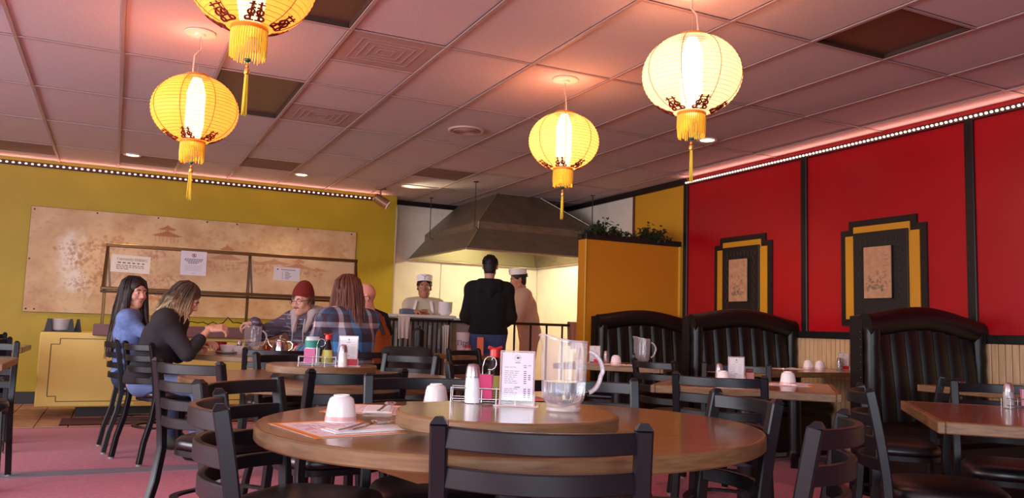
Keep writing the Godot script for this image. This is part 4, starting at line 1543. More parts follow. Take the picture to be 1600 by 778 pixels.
func pitcher(at: Vector3, turn: float, label: String, water: float, k := 1.0) -> void:
	var t := thing("water_pitcher", label, "pitcher", at, deg_to_rad(turn), "clear plastic water pitchers")
	t.scale = Vector3.ONE * k
	var gm := glass("pitcher_plastic", Color(0.93, 0.88, 0.9), 0.16)
	# body: 14 shallow flutes, spout towards +x
	var rows := []
	var prof := [[0.045, 0.0], [0.05, 0.004], [0.051, 0.012], [0.0535, 0.025], [0.061, 0.04], [0.0635, 0.06], [0.065, 0.11], [0.067, 0.16], [0.0685, 0.195]]
	for p in prof:
		var row := PackedVector3Array()
		for i in 84:
			var a := TAU * i / 84
			var fl := 0.0018 * cos(a * 14) if p[1] > 0.03 and p[1] < 0.17 else 0.0
			row.append(V(cos(a) * (p[0] + fl), p[1], sin(a) * (p[0] + fl)))
		rows.append(row)
	# lip and spout
	for l in [0.2, 0.204, 0.206]:
		var row := PackedVector3Array()
		for i in 84:
			var a := TAU * i / 84
			var aa := absf(wrapf(a, -PI, PI))
			var sp := exp(-pow(aa / 0.5, 2.0))
			var hump := pow((1.0 + cos(aa)) / 2.0, 2.4) - 0.28 * exp(-pow(aa / 0.3, 2.0))
			var k2: float = (l - 0.195) / 0.011
			row.append(V(cos(a) * (0.069 + sp * 0.008 * k2), l + hump * 0.022 * k2, sin(a) * (0.069 - sp * 0.004)))
		rows.append(row)
	var b := MB.new()
	b.patch(rows, true)
	var m0 := b.mark()
	b.fix(0)
	var inner := []
	for j in range(rows.size() - 1, 0, -1):
		var row := PackedVector3Array()
		for p in rows[j]:
			var q := Vector2(p.x, p.z)
			var l := q.length()
			q = q * (l - 0.0035) / l
			row.append(V(q.x, maxf(p.y, 0.008), q.y))
		inner.append(row)
	part("body", b, gm, t)
	var rim := MB.new()
	var rp := []
	for i in 84:
		rp.append(rows[-1][i] + V(0, 0.0015, 0))
	rim.tube(rp + [rp[0]], 0.0028, 6, false)
	part("rim", rim, mat_clear("pitcher_thick", Color(0.9, 0.84, 0.86), 0.3), t)
	var ba := MB.new()
	ba.lathe([V2(0.001, 0.0), V2(0.046, 0.0), V2(0.052, 0.005), V2(0.052, 0.012), V2(0.044, 0.016), V2(0.001, 0.012)], 42)
	part("base", ba, mat_clear("pitcher_thick", Color(0.9, 0.84, 0.86), 0.3), t)
	var h := MB.new()
	var hp := []
	for i in 15:
		var a := lerpf(-1.35, 1.4, i / 14.0)
		hp.append(V(-0.066 - 0.05 * cos(a) * (1.0 if a > 0 else 0.9), 0.118 + 0.062 * sin(a), 0))
	for s in [-1, 1]:
		var q := []
		for p in hp:
			q.append(p + V(0, 0, s * 0.007))
		h.tube(q, 0.0062, 8)
	h.sweep(hp, [V2(-0.006, -0.002), V2(0.006, -0.002), V2(0.006, 0.002), V2(-0.006, 0.002)], V(0, 0, 1))
	part("handle", h, mat_clear("pitcher_thick", Color(0.9, 0.84, 0.86), 0.3), t)
	if water > 0.0:
		var w := MB.new()
		var wp := [V2(0.001, 0.012)]
		for p in prof:
			if p[1] > 0.012 and p[1] < water:
				wp.append(V2(p[0] - 0.004, p[1]))
		wp.append(V2(0.0605, water))
		wp.append(V2(0.001, water))
		w.lathe(wp, 48)
		var wm := mat("pitcher_water", Color(0.9, 0.93, 0.96, 0.03), 0.03)
		wm.refraction_enabled = true
		wm.refraction_scale = 0.033
		part("water", w, wm, t)
func mat_clear(key: String, col: Color, a: float) -> StandardMaterial3D:
	var m := mat(key, Color(col.r, col.g, col.b, a), 0.12)
	m.transparency = BaseMaterial3D.TRANSPARENCY_ALPHA
	return m

func card_tex(seed_: int, kind: int) -> ImageTexture:
	var im := Image.create(160, 240, false, Image.FORMAT_RGB8)
	im.fill(Color8(240, 226, 236) if kind == 0 else Color8(246, 238, 238))
	var ink := Color8(96, 84, 104)
	var rg := RandomNumberGenerator.new()
	rg.seed = seed_
	# teapot emblem in a ring
	var cx := 80
	var cy := 26
	for y in range(-18, 19):
		for x in range(-18, 19):
			var d := sqrt(x * x + y * y)
			if kind == 0 and d > 14.5 and d < 16.5:
				im.set_pixel(cx + x, cy + y, Color8(150, 136, 150))
			if (x * x / 64.0 + (y + 1) * (y + 1) / 30.0) < 1.0 or (absf(x) < 2 and y > -9 and y < -5) or (x > 6 and x < 11 and absf(y + 2) < 3):
				im.set_pixel(cx + x, cy + y, Color8(46, 36, 44))
	im.fill_rect(Rect2i(66, 48, 28, 4), ink)
	if kind == 0:
		im.fill_rect(Rect2i(108, 62, 18, 3), ink)
		im.fill_rect(Rect2i(132, 62, 16, 3), ink)
	for k in 16:
		var y := 72 + k * 10
		if k in [1, 9]:
			continue
		if k == 10:
			im.fill_rect(Rect2i(66, y, 28, 4), ink)
			continue
		var x := 14
		for w in 3:
			var L := rg.randi_range(10, 24)
			im.fill_rect(Rect2i(x, y, L, 3), ink.lerp(Color.WHITE, 0.25))
			x += L + 4
			if x > 84:
				break
		if kind == 0:
			im.fill_rect(Rect2i(112, y - 1, 13, 5), ink)
			if k > 3 and k < 7 or k > 10:
				im.fill_rect(Rect2i(134, y - 1, 12, 5), ink)
		else:
			im.fill_rect(Rect2i(100, y, 40, 2), ink.lerp(Color.WHITE, 0.5))
	return tex(im)
var cards := {}
func menu_stand(at: Vector3, turn: float, label: String, kind := 0, red := false) -> void:
	var t := thing("menu_stand", label, "menu", at, deg_to_rad(turn), "tabletop menu cards in clear stands")
	var w := 0.088
	var h := 0.136
	if not cards.has(kind):
		var cm := mat("menu_card_%d" % kind, Color.WHITE, 0.5)
		cm.albedo_texture = card_tex(kind + 1, kind)
		cards[kind] = cm
	var c := MB.new()
	c.box(V(0, h / 2 + 0.008, -0.001), V(w - 0.006, h - 0.012, 0.0008))
	part("card", c, mat("card_back", Color8(240, 226, 232), 0.5), t)
	var p := MB.new()
	p.quad(V(-w / 2 + 0.003, h + 0.001, 0.0005), V(w / 2 - 0.003, h + 0.001, 0.0005), V(w / 2 - 0.003, 0.015, 0.0005), V(-w / 2 + 0.003, 0.015, 0.0005))
	p.quad(V(w / 2 - 0.003, h + 0.001, -0.0025), V(-w / 2 + 0.003, h + 0.001, -0.0025), V(-w / 2 + 0.003, 0.015, -0.0025), V(w / 2 - 0.003, 0.015, -0.0025))
	part("print", p, cards[kind], t)
	var a := MB.new()
	for s in [-1, 1]:
		a.box(V(s * w / 2, h / 2 + 0.004, 0), V(0.003, h, 0.008), 0.001)
	a.box(V(0, h + 0.005, 0), V(w + 0.003, 0.003, 0.008), 0.001)
	var acr := mat_clear("acrylic_edge", Color(0.95, 0.8, 0.8), 0.6)
	part("frame", a, acr, t)
	var g := MB.new()
	g.box(V(0, h / 2 + 0.004, 0.0045), V(w, h, 0.0015))
	part("front_sheet", g, glass("acrylic_sheet", Color(0.97, 0.95, 0.97), 0.04), t)
	var f := MB.new()
	for s in [-1, 1]:
		f.prism(PackedVector2Array([V2(-0.03, 0), V2(0.03, 0), V2(0.004, 0.034), V2(-0.004, 0.034)]), 0.003, Transform3D(Basis(Vector3.UP, PI / 2), V(s * (w / 2 + 0.001), 0, 0)))
		f.bar(V(s * w / 2, 0.002, 0.028), V(s * (w / 2 + 0.012), 0.002, 0.03), 0.004, 0.003)
	f.box(V(0, 0.002, 0), V(w + 0.03, 0.004, 0.058), 0.001)
	part("foot", f, acr, t)
	if red:
		var rb := MB.new()
		rb.box(V(0.016, 0.018, 0.008), V(0.05, 0.03, 0.004), 0.001)
		part("red_tab", rb, mat("tab_red", Color8(196, 30, 40), 0.5), t).set_meta("label", "small red tab at the foot of the card")
func shaker(at: Vector3, label: String, fill: Color) -> void:
	var t := thing("salt_shaker", label, "shaker", at, 0.0, "glass shakers with steel caps")
	var b := MB.new()
	b.lathe([V2(0.001, 0), V2(0.02, 0), V2(0.021, 0.004), V2(0.019, 0.06), V2(0.018, 0.066), V2(0.001, 0.066)], 10, Transform3D(), 60.0)
	part("contents", b, mat("fill_%s" % fill.to_html(), fill, 0.7), t)
	var g := MB.new()
	g.lathe([V2(0.0215, 0.0), V2(0.0225, 0.004), V2(0.0205, 0.06), V2(0.0195, 0.07)], 10, Transform3D(), 60.0)
	part("glass_jar", g, glass("shaker_glass", Color(0.95, 0.95, 0.95), 0.12), t)
	var c := MB.new()
	c.lathe([V2(0.021, 0.066), V2(0.0205, 0.07), V2(0.017, 0.094), V2(0.012, 0.101), V2(0.001, 0.103)], 20, Transform3D(), 40.0)
	c.lathe([V2(0.021, 0.066), V2(0.021, 0.07), V2(0.0195, 0.071)], 20)
	part("steel_cap", c, mat("cap_steel", Color8(200, 190, 190), 0.2, 0.9), t)
func caddy(at: Vector3, turn: float, label: String) -> void:
	var t := thing("condiment_caddy", label, "caddy", at, deg_to_rad(turn), "wire condiment caddies")
	var m := mat("caddy_wire", Color8(190, 182, 182), 0.22, 0.9)
	for y in [0.012, 0.04]:
		var w := MB.new()
		var pts := []
		for q in [[-0.085, -0.035], [0.085, -0.035], [0.085, 0.035], [-0.085, 0.035], [-0.085, -0.035]]:
			pts.append(V(q[0], y, q[1]))
		for i in 4:
			w.tube([pts[i], pts[i + 1]], 0.002, 6)
		part("wire_rail", w, m, t)
	var u := MB.new()
	for q in [[-0.085, -0.035], [0.085, -0.035], [0.085, 0.035], [-0.085, 0.035], [-0.02, -0.035], [-0.02, 0.035], [0.035, -0.035], [0.035, 0.035]]:
		u.tube([V(q[0], 0, q[1]), V(q[0], 0.042, q[1])], 0.002, 6)
	u.tube([V(-0.085, 0.003, 0), V(0.085, 0.003, 0)], 0.002, 6)
	part("wire_upright", u, m, t)
	var h := MB.new()
	for s in [-1]:
		var pts := [V(0.0 + s * 0.004, 0.003, 0.03), V(s * 0.004, 0.08, 0.022), V(s * 0.004, 0.095, 0.016)]
		for i in 10:
			var a := PI + (TAU * 0.8) * i / 9.0
			pts.append(V(0.018 + cos(a) * 0.017 + s * 0.002, 0.106 - sin(a) * 0.018, 0.014))
		h.tube(pts, 0.002, 6)
	part("loop_handle", h, m, t)
func packets(at: Vector3, turn: float, label: String, col: Color, col2: Color) -> void:
	var t := thing("sweetener_packets", label, "packets", at, deg_to_rad(turn), "sugar and sweetener packets")
	for i in 7:
		var b := MB.new()
		var bs := Basis(V(1, 0, 0), deg_to_rad(-14 + i * 4)) * Basis(V(0, 0, 1), deg_to_rad((i * 37) % 9 - 4))
		b.box(V(0, 0.04, -0.014 + i * 0.005), V(0.05, 0.068, 0.0032), 0.0012, bs)
		b.box(V(0, 0.052, -0.0118 + i * 0.005), V(0.04, 0.012, 0.0012), 0.0, bs)
		part("packet", b, mat("packet_%s" % (col if i != 3 else col2).to_html(), col if i != 3 else col2, 0.6), t)
func soy_bottle(at: Vector3, label: String) -> void:
	var t := thing("sauce_bottle", label, "bottle", at, 0.0, "sauce bottles with red caps")
	var b := MB.new()
	b.lathe([V2(0.001, 0), V2(0.026, 0), V2(0.028, 0.004), V2(0.028, 0.03), V2(0.0235, 0.05), V2(0.019, 0.085), V2(0.0125, 0.105), V2(0.011, 0.122), V2(0.001, 0.122)], 24, Transform3D(), 50.0)
	part("bottle_body", b, mat("soy_glass", Color8(20, 10, 8), 0.08), t)
	var l := MB.new()
	l.lathe([V2(0.0287, 0.008), V2(0.0287, 0.03), V2(0.0245, 0.049), V2(0.0215, 0.07)], 24, Transform3D(), 80.0)
	part("label", l, mat("soy_label", Color8(206, 196, 96), 0.5), t).set_meta("label", "pale yellow paper label")
	var k := MB.new()
	for i in 4:
		k.lathe([V2(0.0292, 0.012 + i * 0.0055), V2(0.0292, 0.014 + i * 0.0055)], 24, Transform3D())
	part("label_print", k, mat("soy_print", Color8(60, 40, 24), 0.5), t)
	var c := MB.new()
	c.lathe([V2(0.0125, 0.118), V2(0.0145, 0.12), V2(0.0135, 0.14), V2(0.01, 0.144), V2(0.001, 0.144)], 18)
	for s in [-1, 1]:
		c.tube([V(0, 0.138, 0), V(s * 0.02, 0.146, 0)], [0.006, 0.004], 8)
	part("cap", c, mat("soy_cap", Color8(206, 36, 30), 0.35), t).set_meta("label", "red pouring cap")
func bowl(at: Vector3, r: float, label: String, saucer := true) -> void:
	var t := thing("soup_bowl", label, "bowl", at, 0.0, "white bowls on the shared table")
	var b := MB.new()
	b.lathe([V2(0.001, 0.004), V2(r * 0.45, 0.0), V2(r * 0.48, 0.006), V2(r * 0.8, 0.022), V2(r * 0.97, 0.05), V2(r, 0.058), V2(r * 0.96, 0.058), V2(r * 0.76, 0.028), V2(0.001, 0.012)], 32, Transform3D(), 70.0)
	part("bowl_body", b, china, t)
func plate(at: Vector3, r: float, label: String, group := "stacked plates") -> void:
	var b := MB.new()
	b.lathe([V2(0.001, 0.003), V2(r * 0.6, 0.0), V2(r * 0.64, 0.004), V2(r, 0.016), V2(r, 0.0185), V2(r * 0.62, 0.008), V2(0.001, 0.007)], 28, Transform3D(), 60.0)
	solo("plate", b, china, label, "plate", group).position = at
func mug(at: Vector3, turn: float, col: Color, label: String) -> void:
	var t := thing("mug", label, "mug", at, deg_to_rad(turn), "red mugs and cups on the shared table")
	var b := MB.new()
	b.lathe([V2(0.001, 0), V2(0.036, 0), V2(0.04, 0.005), V2(0.043, 0.085), V2(0.0395, 0.085), V2(0.037, 0.01), V2(0.001, 0.009)], 24, Transform3D(), 50.0)
	part("mug_body", b, mat("mug_%s" % col.to_html(), col, 0.25), t)
	var h := MB.new()
	var pts := []
	for i in 9:
		var a := lerpf(-1.4, 1.4, i / 8.0)
		pts.append(V(0.04 + cos(a) * 0.026, 0.045 + sin(a) * 0.024, 0))
	h.tube(pts, 0.0045, 6)
	part("handle", h, mat("mug_%s" % col.to_html(), col, 0.25), t)
func teapot(at: Vector3, turn: float, label: String) -> void:
	var t := thing("teapot", label, "teapot", at, deg_to_rad(turn))
	var m := mat("teapot_steel", Color8(212, 204, 196), 0.16, 0.95)
	var b := MB.new()
	b.lathe([V2(0.001, 0), V2(0.062, 0), V2(0.064, 0.006), V2(0.063, 0.05), V2(0.054, 0.1), V2(0.048, 0.112), V2(0.001, 0.112)], 32, Transform3D(), 50.0)
	part("body", b, m, t)
	var l := MB.new()
	l.lathe([V2(0.05, 0.112), V2(0.05, 0.116), V2(0.03, 0.124), V2(0.008, 0.128), V2(0.006, 0.136), V2(0.01, 0.142), V2(0.007, 0.149), V2(0.001, 0.15)], 24, Transform3D(), 50.0)
	part("lid", l, m, t)
	var s := MB.new()
	s.tube([V(-0.055, 0.055, 0), V(-0.085, 0.08, 0), V(-0.1, 0.115, 0), V(-0.112, 0.124, 0)], [0.016, 0.011, 0.008, 0.007], 12)
	part("spout", s, m, t)
	var h := MB.new()
	h.tube([V(0.05, 0.1, 0), V(0.08, 0.102, 0), V(0.098, 0.085, 0), V(0.094, 0.05, 0), V(0.062, 0.028, 0)], 0.005, 8, true, 1.6)
	part("handle", h, m, t)
# ---------------------------------------------------------------- mural, buffet and kitchen
func mural() -> void:
	var w := 3.73
	var h := 1.19
	var t := thing("wall_mural", "long sepia landscape mural panel with pagodas and trees on the yellow wall", "mural", V(0.95, 1.615, ZB + 0.012))
	part("board", box_mesh(V(0, 0, 0), V(w, h, 0.024), 0.004), mat("mural_edge", Color8(120, 84, 52), 0.6), t)
	var W := 760
	var H := 244
	var im := Image.create(W, H, false, Image.FORMAT_RGB8)
	var n1 := FastNoiseLite.new()
	n1.seed = 31
	n1.frequency = 0.012
	n1.fractal_octaves = 5
	var n2 := FastNoiseLite.new()
	n2.seed = 77
	n2.frequency = 0.05
	n2.fractal_octaves = 3
	for y in H:
		for x in W:
			var a := n1.get_noise_2d(x, y)
			var b := n2.get_noise_2d(x * 0.6, y)
			var c := Color(0.84, 0.72, 0.56).lerp(Color(0.76, 0.60, 0.44), clampf(0.45 + a * 0.9, 0, 1))
			c = c.lerp(Color(0.68, 0.48, 0.33), clampf(b * 0.6 - 0.12, 0, 0.3))
			# a pale worn patch at the left
			var q := pow((x - 92) / 46.0, 2) + pow((y - 132) / 78.0, 2)
			if q < 1.6:
				c = c.lerp(Color(0.9, 0.86, 0.82), clampf((1.2 - q) * 0.7 + a * 1.6, 0, 0.85))
			im.set_pixel(x, y, c)
	var rg := RandomNumberGenerator.new()
	rg.seed = 12
	var brush := func(px: float, py: float, r: float, col: Color, k: float) -> void:
		for dy in range(-int(r), int(r) + 1):
			for dx in range(-int(r), int(r) + 1):
				var X := int(px + dx)
				var Y := int(py + dy)
				if dx * dx + dy * dy <= r * r and X >= 0 and Y >= 0 and X < W and Y < H:
					im.set_pixel(X, Y, im.get_pixel(X, Y).lerp(col, k))
	var rust := Color(0.62, 0.34, 0.18)
	var oxide := Color(0.56, 0.42, 0.30)
	# tree clumps
	for c in [[90, 95], [110, 120], [150, 80], [185, 75], [250, 105], [270, 92], [215, 135], [235, 160], [265, 175], [300, 150], [290, 190], [160, 150], [330, 175], [120, 175]]:
		for k in 46:
			brush.call(c[0] + rg.randfn(0, 17), c[1] + rg.randfn(0, 9), rg.randf_range(1.5, 4.5), rust if k % 3 else oxide, 0.24)
		for k in 26:
			brush.call(c[0] + rg.randfn(0, 2) + k * 0.1, c[1] + 8 + k * 1.6, 1.2, oxide, 0.3)
	# pagoda roofs
	var roof := func(cx: float, cy: float, hw: float, hh: float, k: float) -> void:
		for i in range(-int(hw), int(hw) + 1):
			var u: float = absf(i) / hw
			var top: float = cy - hh * (1.0 - pow(u, 0.6))
			for y in range(int(top), int(cy + 2 - 4 * pow(u, 4))):
				if i + cx > 1 and i + cx < W - 1 and y > 0 and y < H:
					im.set_pixel(int(cx + i), y, im.get_pixel(int(cx + i), y).lerp(rust, k))
		for i in range(-3, 4):
			for y in range(int(cy), int(cy + hh * 1.1)):
				brush.call(cx + i * hw * 0.22, y, 0.8, rust, k * 0.7)
	roof.call(290, 48, 38, 16, 0.7)
	roof.call(290, 32, 22, 12, 0.7)
	roof.call(255, 205, 44, 14, 0.35)
	for p in [[430, 96, 42, 22, 0.42], [432, 72, 20, 14, 0.42], [372, 106, 34, 10, 0.3], [492, 104, 46, 12, 0.38], [548, 100, 44, 14, 0.38], [610, 108, 40, 16, 0.42], [612, 92, 16, 12, 0.4], [660, 112, 34, 9, 0.3]]:
		roof.call(p[0], p[1], p[2], p[3], p[4] * 1.45)
	for k in 200:
		brush.call(350 + rg.randf() * 330, 116 + rg.randfn(0, 6), rg.randf_range(1, 4), rust, 0.22)
	for k in 160:
		brush.call(rg.randf() * W, 200 + rg.randfn(0, 22), rg.randf_range(1, 5), oxide, 0.09)
	for k in 240:
		brush.call(330 + rg.randf() * 420, 40 + rg.randfn(0, 9) + rg.randf() * 26, rg.randf_range(2, 7), rust, 0.06)
	for k in 200:
		brush.call(60 + rg.randf() * 260, 60 + rg.randf() * 150, rg.randf_range(1, 4), rust, 0.1)
	for k in 18:
		brush.call(160 + rg.randf() * 60, 22 + rg.randf() * 20, rg.randf_range(4, 9), rust, 0.07)
	var mm := mat("mural_print", Color.WHITE, 0.55)
	mm.albedo_texture = tex(im)
	var q := MB.new()
	q.quad(V(-w / 2 + 0.004, h / 2 - 0.004, 0.0125), V(w / 2 - 0.004, h / 2 - 0.004, 0.0125), V(w / 2 - 0.004, -h / 2 + 0.004, 0.0125), V(-w / 2 + 0.004, -h / 2 + 0.004, 0.0125))
	part("painted_face", q, mm, t)
	var nb := MB.new()
	nb.lathe([V2(0.001, 0.004), V2(0.008, 0.003), V2(0.01, 0.0)], 10, Transform3D(Basis(V(1, 0, 0), PI / 2), Vector3.ZERO))
	var sm := nb.mesh()
	for p in [[-1.83, 0.56], [-1.2, 0.57], [-0.55, 0.57], [0.0, 0.57], [0.35, 0.57], [1.1, 0.57], [1.8, 0.56], [-1.83, -0.56], [-1.75, -0.56], [-0.9, -0.56], [1.8, 0.0], [-1.84, 0.0]]:
		part("screw", sm, mat("screw", Color8(70, 48, 34), 0.4, 0.6), t).position = V(p[0], p[1], 0.0125)

func paper(called: String, label: String, at: Vector3, w: float, h: float, im: Image, tilt := 0.0) -> Node3D:
	var t := thing(called, label, "notice", at)
	t.rotation = V(-0.2, 0, tilt)
	part("sheet", box_mesh(V(0, 0, -0.001), V(w, h, 0.001)), mat("paper_white", Color8(236, 230, 224), 0.8), t)
	var q := MB.new()
	q.quad(V(-w / 2, h / 2, 0.0003), V(w / 2, h / 2, 0.0003), V(w / 2, -h / 2, 0.0003), V(-w / 2, -h / 2, 0.0003))
	var m := mat("notice_" + str(mats.size()), Color.WHITE, 0.8)
	m.albedo_texture = tex(im)
	part("print", q, m, t)
	return t
func lettering(text: String, size: float, m: Material, parent: Node3D, at: Vector3, serif := true) -> void:
	var tm := TextMesh.new()
	tm.text = text
	var f := SystemFont.new()
	f.font_names = PackedStringArray(["Droid Serif" if serif else "Droid Sans"])
	tm.font = f
	tm.font_size = 32
	tm.pixel_size = size / 32.0
	tm.depth = 0.0006
	tm.curve_step = 4.0
	part("lettering", tm, m, parent).position = at

func buffet() -> void:
	var zf := -9.0
	var yel := tri_mat("cart_yellow", noise_tex(15, 0.02, [Color8(224, 190, 96), Color8(234, 200, 106)], 128, 3), V(0.6, 0.6, 0.6), 0.5)
	var t := thing("buffet_cart", "yellow buffet cart with a stepped panel line on a dark base", "buffet cart", V(0.9, 0, zf - 0.4))
	var x0 := -1.52
	var x1 := 1.5
	part("body", box_mesh(V((x0 + x1) / 2, 0.47, 0), V(x1 - x0, 0.72, 0.76), 0.012), yel, t)
	part("base", box_mesh(V((x0 + x1) / 2 + 0.1, 0.06, 0.02), V(x1 - x0 - 0.5, 0.11, 0.6), 0.006), mat("cart_base", Color8(26, 20, 20), 0.5), t)
	# stepped groove line on the front as a thin dark inlay
	var g := MB.new()
	var z := 0.381
	var a := x0 + 0.1
	var b := x1 - 0.1
	var pts := [V(a + 0.075, 0.77, z), V(b - 0.075, 0.77, z), V(b - 0.075, 0.715, z), V(b, 0.715, z), V(b, 0.215, z), V(b - 0.075, 0.215, z), V(b - 0.075, 0.165, z), V(a + 0.075, 0.165, z), V(a + 0.075, 0.215, z), V(a, 0.215, z), V(a, 0.715, z), V(a + 0.075, 0.715, z), V(a + 0.075, 0.77, z)]
	for i in pts.size() - 1:
		g.bar(pts[i], pts[i + 1], 0.006, 0.004, V(0, 0, 1))
	part("panel_line", g, mat("cart_line", Color8(74, 52, 20), 0.6), t)
	part("repair_strip", box_mesh(V(-0.53, 0.135, 0.382), V(0.26, 0.04, 0.006), 0.002), mat("cart_strip", Color8(206, 164, 84), 0.5), t)
	var ch := MB.new()
	ch.prism(PackedVector2Array([V2(-0.06, 0), V2(0.06, 0), V2(0.06, 0.036), V2(0.01, 0.03), V2(-0.02, 0.012)]), 0.003, xf(V(-0.76, 0.113, 0.3795)))
	part("chipped_patch", ch, mat("cart_chip", Color8(116, 78, 44), 0.8), t).set_meta("label", "chipped brown patch on the lower edge")
	# tray ledge
	var le := solo("tray_ledge", box_mesh(V(1.33, 0.865, zf - 0.02), V(3.0, 0.115, 0.2), 0.006), tri_mat("ledge_brown", noise_tex(16, 0.03, [Color8(112, 72, 70), Color8(130, 88, 84)], 128), V(1, 4, 1), 0.45), "long brown tray ledge along the top of the yellow buffet", "ledge")
	# sneeze guard
	var s := thing("sneeze_guard", "brass framed glass sneeze guard standing on the buffet before the mural", "sneeze guard", V(0, 0, zf - 0.35))
	var brass := mat("guard_brass", Color8(104, 76, 46), 0.32, 0.85)
	var xs := [-0.1, 1.32, 2.52]
	part("top_rail", box_mesh(V(1.21, 1.735, 0), V(2.66, 0.035, 0.05), 0.004), brass, s)
	part("shelf_rail", box_mesh(V(1.19, 1.285, 0.09), V(2.66, 0.034, 0.03), 0.006), brass, s)
	part("shelf_rail", box_mesh(V(1.19, 1.252, 0.08), V(2.66, 0.024, 0.03), 0.004), mat("guard_dark", Color8(70, 48, 30), 0.35, 0.7), s)
	for i in 3:
		var p := MB.new()
		p.bar(V(xs[i], 0.82, 0), V(xs[i], 1.73, 0), 0.03, 0.03, V(0, 0, 1), 0.004)
		part("post", p, brass, s)
		var q := MB.new()
		q.bar(V(xs[i] - 0.0, 1.73, 0.01), V(xs[i] - 0.02, 1.27, 0.09), 0.028, 0.01, V(0, 0.2, 1), 0.002)
		q.bar(V(xs[i] + 0.0, 1.73, 0.01), V(xs[i] + 0.05, 1.27, -0.02), 0.022, 0.01, V(0, 0.2, 1), 0.002)
		part("bracket", q, brass, s)
	var gp := MB.new()
	gp.box(V(1.21, 1.51, 0.055), V(2.6, 0.44, 0.006), 0.0, Basis(V(1, 0, 0), -0.2))
	part("glass_pane", gp, glass("guard_glass", Color(0.98, 0.96, 0.92), 0.05), s)
	var shelf := box_mesh(V(1.2, 1.262, -0.02), V(2.6, 0.008, 0.2))
	part("glass_shelf", shelf, glass("guard_glass", Color(0.98, 0.96, 0.92), 0.05), s)
	for x in [0.62, 0.64, 2.0, 2.24]:
		var cl := MB.new()
		cl.box(V(x, 1.31, 0.115), V(0.045, 0.012, 0.012), 0.003)
		part("clip", cl, mat("guard_clip", Color8(240, 210, 160), 0.2, 0.6), s)
	# cords and small things along the back of the ledge
	var cd := MB.new()
	var rg := RandomNumberGenerator.new()
	rg.seed = 6
	var cp := []
	for i in 26:
		cp.append(V(0.7 + i * 0.05, 0.945 + rg.randf() * 0.03 + (0.06 if i in [8, 13] else 0.0), zf - 0.12 + rg.randf() * 0.05))
	cd.tube(cp, 0.006, 6)
	solo("black_cord", cd, mat("cord_black", Color8(26, 22, 22), 0.5), "tangled black cord lying along the brown tray ledge", "cord")
	# notices on the glass
	var w1 := Image.create(160, 80, false, Image.FORMAT_RGB8)
	w1.fill(Color8(236, 224, 202))
	for k in 3:
		var x := 22
		while x < 132 - (60 if k == 2 else 0):
			var L := 6 + (x * 7 + k * 5) % 13
			w1.fill_rect(Rect2i(x, 46 + k * 8, L, 3), Color8(100, 92, 92))
			x += L + 4
	var x2 := 26
	while x2 < 136:
		w1.fill_rect(Rect2i(x2, 33, 9 + x2 % 7, 5), Color8(96, 84, 90))
		x2 += 20
	var n1 := paper("paper_notice", "white notice reading Currently Hiring taped at the left end of the glass guard", V(0.125, 1.545, zf - 0.289), 0.37, 0.185, w1, -0.03)
	lettering("Currently HIRING", 0.034, mat("notice_ink", Color8(92, 60, 72), 0.8), n1, V(0.01, 0.048, 0.001))
	var w2 := Image.create(100, 112, false, Image.FORMAT_RGB8)
	w2.fill(Color8(222, 212, 218))
	for y in range(-10, 11):
		for x in range(-10, 11):
			var d := sqrt(x * x + y * y)
			if (d > 6.5 and d < 9.0) or (absf(x - y) < 1.6 and d < 8):
				w2.set_pixel(50 + x, 20 + y, Color8(150, 70, 72))
			elif absf(x + y * 0.2) < 2 and absf(y) < 5:
				w2.set_pixel(50 + x, 20 + y, Color8(70, 60, 64))
	for k in 5:
		var hw: int = [34, 36, 30, 22, 20][k]
		var x := 50 - hw
		while x < 50 + hw - 4:
			w2.fill_rect(Rect2i(x, 36 + k * 5, 7, 3), Color8(110, 98, 116))
			x += 9
	for k in 7:
		w2.fill_rect(Rect2i(16, 66 + k * 4, 66, 1), Color8(176, 164, 182))
	w2.fill_rect(Rect2i(44, 102, 14, 2), Color8(170, 160, 176))
	paper("paper_notice", "tall white notice with a round prohibition symbol at its top, hung from the top rail", V(0.735, 1.595, zf - 0.299), 0.26, 0.27, w2)
	var w3 := Image.create(150, 80, false, Image.FORMAT_RGB8)
	w3.fill(Color8(226, 214, 214))
	for y in range(-4, 5):
		for x in range(-7, 8):
			if x * x / 36.0 + y * y / 12.0 < 1.0:
				w3.set_pixel(22 + x, 15 + y, Color8(50, 40, 46))
	for k in 6:
		w3.fill_rect(Rect2i(48, 28 + k * 8, 6, 3), Color8(130, 116, 128))
		w3.fill_rect(Rect2i(64, 28 + k * 8, 22 + (k * 11) % 18, 3), Color8(130, 116, 128))
	var xx := 42
	while xx < 116:
		w3.fill_rect(Rect2i(xx, 14, 10, 4), Color8(96, 84, 96))
		xx += 12
	paper("paper_notice", "small white notice with a teapot mark on the right half of the glass guard", V(1.72, 1.535, zf - 0.287), 0.29, 0.155, w3, -0.02)
	# plates in a black rack on the cart
	var pr := thing("plate_rack", "black plate rack with slanted posts on the left end of the yellow cart", "rack", V(-0.47, 0.83, -9.3))
	var bl := mat("rack_black", Color8(34, 26, 22), 0.45)
	for q in [[-0.1, 0.05, 1], [0.1, 0.1, -1], [0.155, -0.08, -1], [-0.08, -0.1, 1]]:
		var m := MB.new()
		m.prism(PackedVector2Array([V2(-0.035, 0), V2(0.035, 0), V2(0.012, 0.13), V2(-0.012, 0.13)]), 0.02, xf(V(q[0], 0, q[1])))
		part("post", m, bl, pr)
	part("floor_plate", box_mesh(V(0.02, 0.003, 0), V(0.34, 0.006, 0.3), 0.002), bl, pr)
